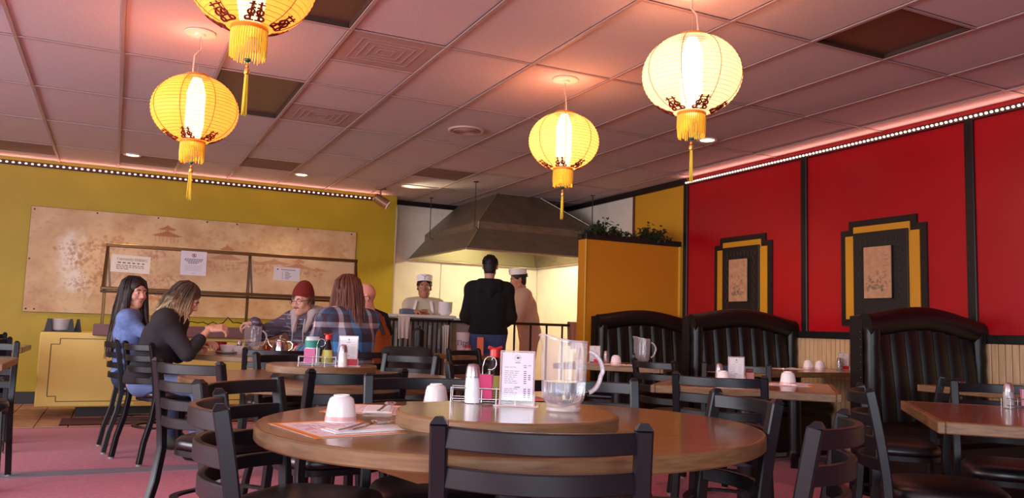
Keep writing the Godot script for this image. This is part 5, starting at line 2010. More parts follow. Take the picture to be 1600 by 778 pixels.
	for i in 9:
		plate(V(-0.455, 0.838 + i * 0.0125, -9.3), 0.092, "white plate, %s in the black rack on the yellow cart" % ["lowest", "second from the bottom", "third from the bottom", "fourth from the bottom", "middle one", "fourth from the top", "third from the top", "second from the top", "topmost"][i], "plates in the black rack")

func hood() -> void:
	var t := thing("exhaust_hood", "large stainless steel exhaust hood tapering up to the kitchen ceiling", "hood", Vector3.ZERO)
	var m := tri_mat("hood_steel", noise_tex(17, 0.03, [Color8(104, 92, 74), Color8(122, 108, 88), Color8(134, 120, 100)], 256, 4), V(0.5, 2.0, 0.5), 0.42)
	m.metallic = 0.35
	var ring := func(x0: float, x1: float, z1: float, y: float) -> Array:
		return [V(x0, y, -10.72), V(x0, y, z1), V(x1, y, z1), V(x1, y, -10.72)]
	var lev := [ring.call(3.62, 5.64, -8.63, 1.912), ring.call(3.86, 5.6, -8.84, 2.19), ring.call(3.86, 5.6, -8.84, 2.275), ring.call(4.36, 5.0, -9.42, CEIL + 0.004)]
	var nm := ["skirt", "band", "upper_cowl"]
	for i in 3:
		for k in 3:
			var b := MB.new()
			var lo: Array = lev[i]
			var hi: Array = lev[i + 1]
			var q := [lo[k], lo[k + 1], hi[k + 1], hi[k]]
			var nn: Vector3 = (q[3] - q[0]).cross(q[1] - q[0]).normalized()
			var inn: Vector3 = (V(4.7, 2.2, -9.8) - q[0])
			if nn.dot(inn) < 0:
				nn = -nn
			b.quad(q[0], q[1], q[2], q[3])
			b.quad(q[3] + nn * 0.012, q[2] + nn * 0.012, q[1] + nn * 0.012, q[0] + nn * 0.012)
			for e in 4:
				var a: Vector3 = q[e]
				var c: Vector3 = q[(e + 1) % 4]
				b.quad(a, a + nn * 0.012, c + nn * 0.012, c)
			b.fix(0)
			part(nm[i], b, m, t)
	# bright seams and the rolled lower lip
	var lip := MB.new()
	var l0: Array = lev[0]
	for k in 3:
		lip.tube([l0[k], l0[k + 1]], 0.012, 8)
	part("lower_lip", lip, mat("hood_lip", Color8(190, 176, 150), 0.3, 0.7), t)
	var seam := MB.new()
	for i in 3:
		for k in [1, 2]:
			seam.tube([lev[i][k], lev[i + 1][k]], 0.006, 6)
	part("corner_seam", seam, mat("hood_lip", Color8(190, 176, 150), 0.3, 0.7), t)
	# filters inside
	var inner := mat("hood_inner", Color8(150, 142, 116), 0.4, 0.5)
	var bk := MB.new()
	bk.prism(PackedVector2Array([V2(3.65, 1.914), V2(5.63, 1.914), V2(5.59, 2.28), V2(5.1, 2.62), V2(4.3, 2.62), V2(3.9, 2.28), V2(3.9, 2.19)]), 0.01, xf(V(0, 0, -10.72)))
	part("back_lining", bk, inner, t)
	part("side_lining", box_mesh(V(5.655, 2.05, -9.7), V(0.012, 0.28, 2.0)), inner, t)
	var bl := MB.new()
	bl.tube([V(3.62, 1.912, -10.69), V(5.64, 1.912, -10.69)], 0.014, 8)
	part("back_lip", bl, mat("hood_lip", Color8(190, 176, 150), 0.3, 0.7), t)
	# lamp inside
	var lamp := thing("hood_lamp", "lit tube lamp under the front of the exhaust hood", "lamp", V(4.78, 2.34, -9.6))
	part("housing", box_mesh(V(0, 0.03, 0), V(0.8, 0.03, 0.12), 0.005), mat("hood_filter", Color8(150, 140, 116), 0.45, 0.5), lamp)
	var tb := MB.new()
	tb.tube([V(-0.37, 0, 0), V(0.37, 0, 0)], 0.014, 10)
	part("tube", tb, glow("hood_tube", Color(1.0, 0.94, 0.74), 2.5), lamp)
	var l := AreaLight3D.new()
	l.name = "lamp"
	l.area_size = Vector2(0.76, 0.1)
	l.light_color = Color(1.0, 0.94, 0.72)
	l.light_energy = HOOD_E
	l.area_normalize_energy = true
	l.shadow_enabled = true
	l.area_range = 14.0
	lamp.add_child(l, true)
	l.position = V(0, -0.03, 0)
	l.rotation.x = -PI / 2
	for p in [V(3.79, CEIL, -8.8), V(3.78, CEIL, -10.3), V(5.43, CEIL, -8.8)]:
		var r := MB.new()
		var y1 := 2.2
		r.tube([V(0, 0, 0), V(0, y1 - CEIL, 0), V(0.05, y1 - CEIL - 0.03, 0)], 0.006, 6)
		r.lathe([V2(0.001, 0), V2(0.03, 0), V2(0.03, -0.006), V2(0.001, -0.008)], 10)
		solo("hanger_rod", r, mat("rod_dark", Color8(40, 30, 26), 0.5), ["thin hanger rod at the front left corner of the exhaust hood", "thin hanger rod at the back left of the exhaust hood", "thin hanger rod behind the planter foliage"][0 if p.x < 5 and p.z > -9 else 1 if p.x < 5 else 2], "rod").position = p

func kitchen() -> void:
	var white := mat("counter_white", Color8(226, 216, 206), 0.35)
	var black := mat("rail_black", Color8(28, 20, 18), 0.4)
	var z := -8.35
	var t := thing("serving_counter", "white topped serving counter in front of the cook with the paper hat", "counter", V(3.06, 0, z - 0.38))
	part("worktop", box_mesh(V(-0.04, 1.105, 0), V(0.86, 0.035, 0.62), 0.006), white, t)
	part("front_panel", box_mesh(V(-0.04, 0.56, 0.24), V(0.8, 1.05, 0.03), 0.004), mat("counter_panel", Color8(176, 158, 140), 0.5), t)
	for i in 7:
		part("drawer_strip", box_mesh(V(-0.38 + i * 0.115, 0.9 - 0.04 * (i % 2), 0.262), V(0.05, 0.22, 0.012), 0.003), mat("strip_white", Color8(214, 206, 198), 0.5), t)
	part("side_counter", box_mesh(V(0.72, 1.08, 0.1), V(0.7, 0.035, 0.4), 0.006), white, t)
	part("side_panel", box_mesh(V(0.72, 0.54, 0.1), V(0.6, 1.04, 0.3), 0.004), mat("counter_panel", Color8(176, 158, 140), 0.5), t)
	# railing
	var r := thing("railing", "black metal railing of upright bars in front of the serving counter", "railing", V(0, 0, z))
	for x in [2.64, 3.32, 3.95, 5.08]:
		part("post", box_mesh(V(x, 0.53, 0), V(0.04, 1.06, 0.04), 0.004), black, r)
	part("top_rail", box_mesh(V(2.98, 1.06, 0), V(0.72, 0.03, 0.05), 0.004), black, r)
	part("top_rail", box_mesh(V(4.2, 1.06, 0), V(1.78, 0.03, 0.05), 0.004), black, r)
	part("bottom_rail", box_mesh(V(3.86, 0.12, 0), V(2.44, 0.03, 0.03), 0.004), black, r)
	var bar := MB.new()
	bar.box(V(0, 0, 0), V(0.022, 0.92, 0.016), 0.003)
	var bm := bar.mesh()
	for i in 12:
		part("bar", bm, black, r).position = V(2.695 + i * 0.055, 0.59, 0)
	for i in 5:
		part("bar", bm, black, r).position = V(4.14 + i * 0.21, 0.59, 0)
	# things on and at the counter
	for i in 5:
		bowl_stack(V(3.36, 1.1225 + i * 0.025, z - 0.2), i)
	var bx := thing("napkin_box", "small blue grey box on the left end of the serving counter", "box", V(2.93, 1.1225, z - 0.28))
	part("box_body", box_mesh(V(0, 0.03, 0), V(0.15, 0.06, 0.09), 0.008), mat("blue_box", Color8(92, 104, 124), 0.5), bx)
	part("box_slot", box_mesh(V(0, 0.061, 0), V(0.1, 0.004, 0.03), 0.001), mat("slot", Color8(40, 40, 46), 0.6), bx)
	cloth("dish_towel", "white dish towel hung over the left end of the black railing", V(2.80, 1.085, z), 0.13, 0.22, 0.1, Color8(214, 206, 192), 1)
	cloth("hand_towel", "pinkish beige hand towel over the right end of the black railing", V(4.93, 1.085, z), 0.15, 0.30, 0.26, Color8(176, 138, 124), 2)
	cloth("apron_cloth", "long white cloth hanging from the railing beside the tip bucket", V(3.27, 1.0, z + 0.06), 0.06, 0.62, 0.3, Color8(206, 194, 184), 3)
	var bin := MB.new()
	bin.lathe([V2(0.001, 0.6), V2(0.055, 0.6), V2(0.06, 0.64), V2(0.06, 0.94), V2(0.045, 0.97), V2(0.02, 0.98), V2(0.02, 1.0), V2(0.001, 1.0)], 20)
	bin.box(V(0, 0.3, 0), V(0.03, 0.6, 0.03), 0.004)
	bin.lathe([V2(0.001, 0.0), V2(0.11, 0.0), V2(0.11, 0.02), V2(0.001, 0.025)], 20)
	solo("ash_stand", bin, mat("bin_black", Color8(24, 20, 18), 0.4), "dark cylinder on a stand in front of the black railing", "stand").position = V(2.82, 0, z + 0.45)
	# host table with tip bucket behind the small dark chairs
	square_table(V(3.16, 0, -7.15), 0.7, 0.55, 0, "small dark square table holding the tip bucket by the railing")
	var tp := thing("tip_bucket", "white and pink bucket lettered Tips on the small table by the railing", "bucket", V(3.02, 0.74, -7.2))
	var bb := MB.new()
	bb.lathe([V2(0.001, 0.0), V2(0.05, 0.0), V2(0.052, 0.01), V2(0.064, 0.2), V2(0.066, 0.21), V2(0.06, 0.21), V2(0.05, 0.02), V2(0.001, 0.015)], 28, Transform3D(), 50.0)
	part("bucket_body", bb, mat("tip_white", Color8(216, 190, 200), 0.5), tp)
	var dirc := V(-3.02, 0, 7.2).normalized()
	var hold := Node3D.new()
	hold.name = "label_plate"
	tp.add_child(hold)
	hold.rotation.y = atan2(dirc.x, dirc.z)
	lettering("Tips", 0.062, mat("tip_ink", Color8(50, 44, 90), 0.7), hold, V(0, 0.11, 0.066))
	var rt := MB.new()
	rt.prism(PackedVector2Array([V2(-0.03, 0), V2(0.03, 0), V2(0.03, 0.17), V2(-0.03, 0.17)]), 0.006, Transform3D(Basis(V(1, 0, 0), -0.12), Vector3.ZERO))
	rt.box(V(0, 0.004, -0.01), V(0.07, 0.008, 0.05), 0.002)
	var oc := solo("table_card", rt, mat("card_orange", Color8(226, 110, 64), 0.6), "upright orange card on the small table by the railing", "card")
	oc.position = V(3.14, 0.74, -7.05)
	oc.rotation.y = -0.3
	var rd := thing("sauce_jar", "small red topped jar in front of the tip bucket", "jar", V(2.99, 0.74, -7.0))
	var rj := MB.new()
	rj.lathe([V2(0.001, 0), V2(0.03, 0), V2(0.032, 0.005), V2(0.032, 0.06), V2(0.026, 0.07), V2(0.001, 0.07)], 20)
	part("jar_body", rj, mat("jar_body", Color8(196, 150, 130), 0.3), rd)
	var rc := MB.new()
	rc.lathe([V2(0.03, 0.068), V2(0.03, 0.09), V2(0.026, 0.094), V2(0.001, 0.094)], 20)
	part("lid", rc, mat("jar_red", Color8(170, 34, 34), 0.4), rd)
	# partition with planter
	var pt := struct("wall_partition", box_mesh(V(5.05, 0.985, -7.36), V(1.26, 1.97, 0.15), 0.004), mat("partition_ochre", Color8(206, 132, 22), 0.5), "ochre half height partition carrying the planter behind the far booth")
	part("end_trim", box_mesh(V(4.425, 0.985, -7.285), V(0.012, 1.97, 0.02), 0.003), mat("partition_trim", Color8(216, 164, 50), 0.5), pt)
	part("corner_trim", box_mesh(V(5.655, 0.985, -7.27), V(0.045, 1.97, 0.03), 0.003), mat("partition_trim", Color8(216, 164, 50), 0.5), pt)
	var pl := thing("planter_tray", "long black planter tray on top of the ochre partition", "planter", V(5.04, 1.97, -7.36))
	var pb := MB.new()
	pb.box(V(0, 0.03, 0.085), V(1.24, 0.06, 0.012), 0.002)
	pb.box(V(0, 0.03, -0.085), V(1.24, 0.06, 0.012), 0.002)
	pb.box(V(-0.614, 0.03, 0), V(0.012, 0.06, 0.16), 0.002)
	pb.box(V(0.614, 0.03, 0), V(0.012, 0.06, 0.16), 0.002)
	pb.box(V(0, 0.006, 0), V(1.22, 0.012, 0.16))
	part("tray", pb, mat("tray_black", Color8(24, 16, 14), 0.5), pl)
	plant(V(4.72, 1.985, -7.36), 0.36, 0.27, 41, "dark trailing plant at the left end of the black planter tray")
	plant(V(5.32, 1.985, -7.36), 0.3, 0.27, 42, "dark trailing plant at the right end of the black planter tray, near the red wall")

func bowl_stack(at: Vector3, i: int) -> void:
	var b := MB.new()
	b.lathe([V2(0.001, 0.004), V2(0.055, 0.0), V2(0.06, 0.006), V2(0.092, 0.036), V2(0.099, 0.06), V2(0.096, 0.06), V2(0.086, 0.038), V2(0.001, 0.012)], 28, Transform3D(Basis.from_scale(V(0.83, 0.9, 0.83)), Vector3.ZERO), 60.0)
	solo("soup_bowl", b, china, "white bowl, %s of the stack on the serving counter beside the cook" % ["lowest", "second from the bottom", "middle one", "second from the top", "topmost"][i], "bowl", "bowls stacked on the serving counter").position = at

func cloth(called: String, label: String, at: Vector3, w: float, front: float, back: float, col: Color, seed_: int) -> void:
	var rows := []
	var rg := RandomNumberGenerator.new()
	rg.seed = seed_
	var ph := rg.randf() * 6.0
	for side in 2:
		pass
	var path := []
	for i in 8:
		path.append(V2(-0.03, -back * (1.0 - i / 7.0)))
	for i in 7:
		var a := PI * i / 6.0
		path.append(V2(-cos(a) * 0.03, sin(a) * 0.016))
	for i in 12:
		path.append(V2(0.03, -front * i / 11.0))
	for j in path.size():
		var row := PackedVector3Array()
		var p: Vector2 = path[j]
		for i in 13:
			var u := i / 12.0 - 0.5
			var fall := clampf(-p.y / 0.25, 0, 1)
			row.append(V(u * w * (1.0 - 0.12 * fall), p.y - 0.02 * fall * absf(u), p.x + sin(u * 16 + ph) * 0.012 * fall))
		rows.append(row)
	var b := MB.new()
	b.patch(rows)
	b.face(0, V(0, 0, 1) if front >= back else V(0, 0, 1))
	var back_rows := []
	for row in rows:
		var q := PackedVector3Array()
		for p in row:
			q.append(p + V(0, 0.003 if p.y > -0.01 else 0.0, 0.004 if p.z > 0 else -0.004))
		back_rows.append(q)
	b.patch(back_rows)
	var m := mat("cloth_%d" % seed_, col, 0.9)
	solo(called, b, m, label, "towel" if seed_ < 3 else "cloth").position = at

func plant(at: Vector3, w: float, h: float, seed_: int, label: String) -> void:
	var t := thing("trailing_plant", label, "plant", at)
	var rg := RandomNumberGenerator.new()
	rg.seed = seed_
	var lm := mat("leaf_dark", Color8(46, 58, 36), 0.5)
	lm.backlight_enabled = true
	lm.backlight = Color(0.2, 0.24, 0.1)
	var lf := MB.new()
	var stem := MB.new()
	for k in 46:
		var a := rg.randf() * TAU
		var reach := sqrt(rg.randf())
		var tip := V(cos(a) * w * reach, h * (1.05 - reach * 0.85) * rg.randf_range(0.5, 1.05), sin(a) * 0.2 * reach)
		var mid := tip * 0.5 + V(0, h * 0.35 * (1 - reach * 0.5), 0)
		stem.tube([V(tip.x * 0.1, 0.0, 0), mid, tip], [0.003, 0.002, 0.001], 4)
		for i in 9:
			var u := 0.3 + 0.7 * i / 8.0
			var p := V(tip.x * 0.1, 0, 0).lerp(mid, u).lerp(mid.lerp(tip, u), u) + V(rg.randfn(0, 0.02), rg.randfn(0, 0.02), rg.randfn(0, 0.02))
			var d := V(rg.randfn(0, 1), rg.randfn(-0.3, 0.6), rg.randfn(0, 1)).normalized()
			var sd := d.cross(V(rg.randf(), 1, rg.randf()).normalized()).normalized()
			var up := sd.cross(d)
			var L := rg.randf_range(0.035, 0.058)
			var W := L * 0.36
			var o := [p, p + d * L * 0.35 + sd * W + up * 0.004, p + d * L * 0.7 + sd * W * 0.7, p + d * L - up * 0.008, p + d * L * 0.7 - sd * W * 0.7, p + d * L * 0.35 - sd * W + up * 0.004]
			var c := p + d * L * 0.5 - up * 0.005
			for j in 6:
				lf.tri(c, o[j], o[(j + 1) % 6])
	var lp := part("foliage", lf, lm, t)
	lp.set_meta("kind", "stuff")
	var sp := part("stems", stem, mat("stem_dark", Color8(60, 54, 30), 0.6), t)
	sp.set_meta("kind", "stuff")
# ---------------------------------------------------------------- people
var head_cache := {}
var hand_cache := {}
func head_net(fem: bool) -> Array:
	if head_cache.has(fem):
		return head_cache[fem]
	var f := Field.new(V(-0.1, -0.18, -0.13), V(0.1, 0.15, 0.15), 0.0045)
	var j := 0.9 if fem else 1.0
	f.ell(V(0, 0.035, -0.012), V(0.074, 0.086, 0.094), 0.02)
	f.ell(V(0, -0.035, 0.022), V(0.057 * j, 0.082, 0.07), 0.03)
	f.ell(V(0, -0.092, 0.052), V(0.03 * j, 0.024, 0.028), 0.03)
	f.cap(V(-0.045 * j, -0.07, 0.005), V(0, -0.098, 0.05), 0.02, 0.018, 0.025)
	f.cap(V(0.045 * j, -0.07, 0.005), V(0, -0.098, 0.05), 0.02, 0.018, 0.025)
	f.cap(V(-0.04, 0.022, 0.073), V(0.04, 0.022, 0.073), 0.011, 0.011, 0.015)
	for s in [-1.0, 1.0]:
		f.ell(V(s * 0.038, -0.03, 0.058), V(0.024, 0.024, 0.024), 0.02)
		f.ell(V(s * 0.031, 0.002, 0.093), V(0.017, 0.0105, 0.014), 0.01, Basis(), true)
		f.ell(V(s * 0.031, 0.001, 0.074), V(0.0125, 0.0125, 0.0125), 0.004)
	f.cap(V(0, 0.012, 0.083), V(0, -0.03, 0.102), 0.0085, 0.0125, 0.01)
	f.ell(V(0.012, -0.034, 0.092), V(0.009, 0.008, 0.01), 0.008)
	f.ell(V(-0.012, -0.034, 0.092), V(0.009, 0.008, 0.01), 0.008)
	f.cap(V(-0.019, -0.062, 0.079), V(0.019, -0.062, 0.079), 0.006, 0.006, 0.012)
	f.cap(V(-0.016, -0.072, 0.079), V(0.016, -0.072, 0.079), 0.007, 0.007, 0.01)
	f.cap(V(-0.016, -0.067, 0.09), V(0.016, -0.067, 0.09), 0.001, 0.001, 0.002)
	for s in [-1.0, 1.0]:
		f.ell(V(s * 0.077, -0.004, -0.008), V(0.009, 0.031, 0.019), 0.008, Basis(V(0, 1, 0), s * 0.35))
		f.ell(V(s * 0.086, 0.0, -0.002), V(0.005, 0.016, 0.009), 0.004, Basis(), true)
	f.cap(V(0, -0.05, -0.025), V(0, -0.17, -0.045), 0.052 * j, 0.056 * j, 0.03)
	head_cache[fem] = f.net()
	return head_cache[fem]
# a right hand: wrist at the origin, fingers along +z, palm facing -y, thumb on the +x side; curl bends the fingers
func hand_net(curl: float) -> Array:
	if hand_cache.has(curl):
		return hand_cache[curl]
	var f := Field.new(V(-0.065, -0.09, -0.03), V(0.085, 0.04, 0.2), 0.0038)
	f.cap(V(0, 0, -0.02), V(0, 0, 0.015), 0.024, 0.025, 0.012)
	for i in 4:
		var x := -0.03 + 0.02 * i
		f.cap(V(x * 0.6, 0, 0.015), V(x, 0.002, 0.082), 0.016, 0.0115, 0.01)
	var lens := [0.062, 0.078, 0.084, 0.076]
	for i in 4:
		var x := -0.031 + 0.0205 * i
		var p := V(x, 0.002, 0.085)
		var a := 0.15
		for s in 3:
			a += curl * [0.7, 0.9, 0.6][s]
			var L: float = lens[i] * [0.45, 0.32, 0.23][s]
			var q := p + V((i - 1.5) * 0.0025, -sin(a) * L, cos(a) * L)
			f.cap(p, q, [0.0098, 0.0088, 0.0082][s], [0.009, 0.0084, 0.0068][s], 0.004)
			p = q
	var p0 := V(0.022, -0.004, 0.02)
	var p1 := V(0.048, -0.014, 0.052)
	var p2 := V(0.056 - curl * 0.012, -0.03, 0.08)
	var p3 := V(0.052 - curl * 0.025, -0.042, 0.1)
	f.cap(p0, p1, 0.017, 0.012, 0.01)
	f.cap(p1, p2, 0.0112, 0.0098, 0.005)
	f.cap(p2, p3, 0.0095, 0.0075, 0.005)
	hand_cache[curl] = f.net()
	return hand_cache[curl]
func stamp(b: MB, net: Array, x: Transform3D, cols := PackedColorArray()) -> void:
	var vv := PackedVector3Array()
	for p in net[0]:
		vv.append(x * p)
	b.add_indexed(vv, net[1], cols)

# two-bone reach: returns the middle joint
func elbow(a: Vector3, c: Vector3, l1: float, l2: float, hint: Vector3) -> Vector3:
	var d := c - a
	var L := clampf(d.length(), 0.05, (l1 + l2) * 0.999)
	var u := d.normalized()
	var x := (l1 * l1 - l2 * l2 + L * L) / (2 * L)
	var h := sqrt(maxf(l1 * l1 - x * x, 0.0))
	var n := (hint - u * hint.dot(u)).normalized()
	return a + u * x + n * h

# joints in the person's own axes: facing +z, left hand on the +x side
func joints(q: Dictionary) -> Dictionary:
	var f: float = q.get("f", 0.95)
	var sit: bool = q.get("sit", true)
	var hy: float = q.get("hip", 0.56 if sit else 0.93 * f)
	var lean: float = q.get("lean", 0.1)
	var side: float = q.get("side", 0.0)
	var tw := Basis(V(0, 1, 0), q.get("twist", 0.0))
	var U := (V(0, cos(lean), sin(lean)) + V(side, 0, 0)).normalized()
	var U2 := (V(0, cos(lean * 1.35), sin(lean * 1.35)) + V(side * 1.2, 0, 0)).normalized()
	var j := {}
	j.P = V(0, hy, 0)
	j.W = j.P + U * 0.17 * f
	j.C = j.W + U2 * 0.17 * f
	j.N = j.C + U2 * 0.17 * f
	var sw: float = q.get("sw", 0.172) * f
	j.X = tw * V(1, 0, 0)
	j.SL = j.C + U2 * 0.125 * f + j.X * sw
	j.SR = j.C + U2 * 0.125 * f - j.X * sw
	j.H = j.N + (U2 * 0.6 + V(0, 0.55, 0.12)).normalized() * 0.165 + q.get("hoff", Vector3.ZERO)
	var l1 := 0.29 * f
	var l2 := 0.255 * f
	j.WL = q.get("hl", j.SL + V(0.05, -0.5, 0.1))
	j.WR = q.get("hr", j.SR + V(-0.05, -0.5, 0.1))
	j.EL = elbow(j.SL, j.WL, l1, l2, q.get("el", V(0.5, -0.6, -0.5)))
	j.ER = elbow(j.SR, j.WR, l1, l2, q.get("er", V(-0.5, -0.6, -0.5)))
	j.WL = j.EL + (j.WL - j.EL).normalized() * l2
	j.WR = j.ER + (j.WR - j.ER).normalized() * l2
	for s in [["L", 1.0], ["R", -1.0]]:
		var hip: Vector3 = j.P + V(0.092 * s[1], -0.02, 0.0)
		j["h" + s[0]] = hip
		if sit:
			j["k" + s[0]] = V(0.13 * s[1], 0.52, 0.43 * f)
			j["a" + s[0]] = V(0.12 * s[1], 0.09, 0.40 * f + q.get("tuck", 0.0))
		else:
			j["k" + s[0]] = V(0.105 * s[1], 0.49 * f, 0.03)
			j["a" + s[0]] = V(0.11 * s[1], 0.09, -0.01)
	return j
func bones(j: Dictionary, f: float, fem: bool) -> Array:
	var X: Vector3 = j.X
	var b := []   # [tag, a, b, ra, rb, k]
	var m := 0.92 if fem else 1.0
	b.append(["hips", j.P - V(0.07, 0, 0), j.P + V(0.07, 0, 0), 0.112 * f * m * m, 0.112 * f * m * m, 0.05])
	for s in [-1.0, 1.0]:
		b.append(["torso", j.P + V(s * 0.05, 0.02, 0), j.W + X * s * 0.05 * m, 0.108 * f, 0.1 * f * m, 0.05])
		b.append(["torso", j.W + X * s * 0.05 * m, j.C + X * s * 0.07 * m, 0.1 * f * m, 0.108 * f * m, 0.05])
		b.append(["torso", j.C + X * s * 0.065 * m, j.C.lerp(j.N, 0.7) + X * s * 0.09 * m, 0.108 * f * m, 0.07 * f, 0.05])
	b.append(["torso", j.SL, j.SR, 0.062 * f, 0.062 * f, 0.05])
	b.append(["torso", j.N - V(0, 0.02, 0), j.SL, 0.05, 0.05, 0.05])
	b.append(["torso", j.N - V(0, 0.02, 0), j.SR, 0.05, 0.05, 0.05])
	b.append(["neck", j.N - V(0, 0.03, 0), j.H + V(0, -0.08, -0.02), 0.055, 0.05, 0.04])
	for s in ["L", "R"]:
		b.append(["arm", j["S" + s], j["E" + s], 0.054 * f * m, 0.043 * f * m, 0.03])
		b.append(["fore", j["E" + s], j["W" + s], 0.043 * f * m, 0.027 * f * m, 0.03])
		b.append(["thigh", j["h" + s], j["k" + s], 0.088 * f, 0.06 * f, 0.04])
		b.append(["shin", j["k" + s], j["a" + s], 0.058 * f, 0.038 * f, 0.03])
		b.append(["foot", j["a" + s] + V(0, -0.03, -0.03), j["a" + s] + V(0, -0.055, 0.14), 0.036, 0.03, 0.03])
	return b
func bone_field(bs: Array, tags: Array, grow: float, cell: float) -> Field:
	var lo := Vector3.ONE * 1e3
	var hi := -lo
	for b in bs:
		if b[0] in tags:
			var r: Vector3 = Vector3.ONE * (max(b[3], b[4]) + grow + cell * 3)
			lo = lo.min(b[1].min(b[2]) - r)
			hi = hi.max(b[1].max(b[2]) + r)
	var f := Field.new(lo, hi, cell)
	for b in bs:
		if b[0] in tags:
			f.cap(b[1], b[2], b[3] + grow, b[4] + grow, b[5])
	return f
func garment(called: String, bs: Array, tags: Array, grow: float, m: Material, t: Node3D, cell := 0.013, clips := []) -> MeshInstance3D:
	var f := bone_field(bs, tags, grow, cell)
	for c in clips:
		f.clip(c[0], c[1])
	var n := f.net()
	var b := MB.new()
	b.add_indexed(n[0], n[1])
	return part(called, b, m, t)
func hand_at(b: MB, w: Vector3, dir: Vector3, palm: Vector3, right: bool, curl: float) -> void:
	var z := dir.normalized()
	var y := -(palm - z * palm.dot(z)).normalized()
	var x := y.cross(z)
	var bs := Basis(x, y, z)
	if not right:
		bs = bs * Basis.from_scale(V(-1, 1, 1))
	stamp(b, hand_net(curl), Transform3D(bs, w))

func person(called_at: Vector3, turn: float, label: String, q: Dictionary) -> Dictionary:
	var t := thing("person", label, "person", called_at, deg_to_rad(turn))
	var f: float = q.get("f", 0.95)
	var fem: bool = q.get("fem", false)
	var j := joints(q)
	var bs := bones(j, f, fem)
	var skin := mat("skin_" + str(q.get("skin", Color8(222, 172, 146))), q.get("skin", Color8(222, 172, 146)), 0.5)
	skin.subsurf_scatter_enabled = true
	skin.subsurf_scatter_strength = 0.08
	var body := MB.new()
	var n := bone_field(bs, ["hips", "torso", "neck", "arm", "fore", "thigh", "shin", "foot"], 0.0, 0.015).net()
	body.add_indexed(n[0], n[1])
	var hb := Basis(V(0, 1, 0), q.get("hyaw", 0.0)) * Basis(V(1, 0, 0), q.get("hpitch", 0.0)) * Basis(V(0, 0, 1), q.get("hroll", 0.0))
	var hx := Transform3D(hb, j.H)
	stamp(body, head_net(fem), hx)
	hand_at(body, j.WL, q.get("dl", (j.WL - j.EL)), q.get("pl", V(0, -1, 0)), false, q.get("curl", 0.5))
	hand_at(body, j.WR, q.get("dr", (j.WR - j.ER)), q.get("pr", V(0, -1, 0)), true, q.get("curl", 0.5))
	part("body", body, skin, t)
	# eyes, brows and lips
	for s in [-1, 1]:
		var e := MB.new()
		e.ball(hx * V(s * 0.031, 0.001, 0.0775), V(0.0112, 0.0085, 0.0112), 10, hb)
		part("eye", e, mat("eye_white", Color8(226, 218, 212), 0.2), t)
		var ir := MB.new()
		ir.ball(hx * V(s * 0.031 + q.get("gaze", 0.0), 0.001, 0.0865), V(0.0055, 0.0055, 0.003), 8, hb)
		part("iris", ir, mat("eye_dark", Color8(40, 26, 20), 0.15), t)
		var br := MB.new()
		br.tube([hx * V(s * 0.014, 0.02, 0.0905), hx * V(s * 0.03, 0.0255, 0.089), hx * V(s * 0.048, 0.019, 0.077)], [0.0035, 0.0038, 0.002], 6)
		part("eyebrow", br, mat("brow_" + str(q.get("hair", Color8(40, 28, 22))), q.get("hair", Color8(40, 28, 22)), 0.8), t)
	var lp := MB.new()
	lp.tube([hx * V(-0.021, -0.066, 0.081), hx * V(-0.008, -0.0615, 0.0885), hx * V(0.008, -0.0615, 0.0885), hx * V(0.021, -0.066, 0.081)], [0.002, 0.0042, 0.0042, 0.002], 6)
	lp.tube([hx * V(-0.02, -0.068, 0.0815), hx * V(0, -0.0735, 0.089), hx * V(0.02, -0.068, 0.0815)], [0.002, 0.0048, 0.002], 6)
	part("lips", lp, mat("lips_" + str(fem), Color8(176, 96, 88) if fem else Color8(176, 118, 100), 0.45), t)
	return {"t": t, "j": j, "b": bs, "hx": hx, "f": f}

func shoes(p: Dictionary, col: Color) -> void:
	for s in ["L", "R"]:
		var a: Vector3 = p.j["a" + s]
		var f := Field.new(a + V(-0.09, -0.11, -0.13), a + V(0.09, 0.1, 0.25), 0.009)
		f.cap(a + V(0, -0.035, -0.03), a + V(0, -0.052, 0.15), 0.046, 0.037, 0.02)
		f.cap(a + V(0, 0.02, -0.005), a + V(0, -0.03, 0.02), 0.044, 0.045, 0.02)
		f.clip(V(0, 1, 0), a.y - 0.085)
		var n := f.net()
		var b := MB.new()
		b.add_indexed(n[0], n[1])
		part("shoe", b, mat("shoe_" + col.to_html(), col, 0.6), p.t)

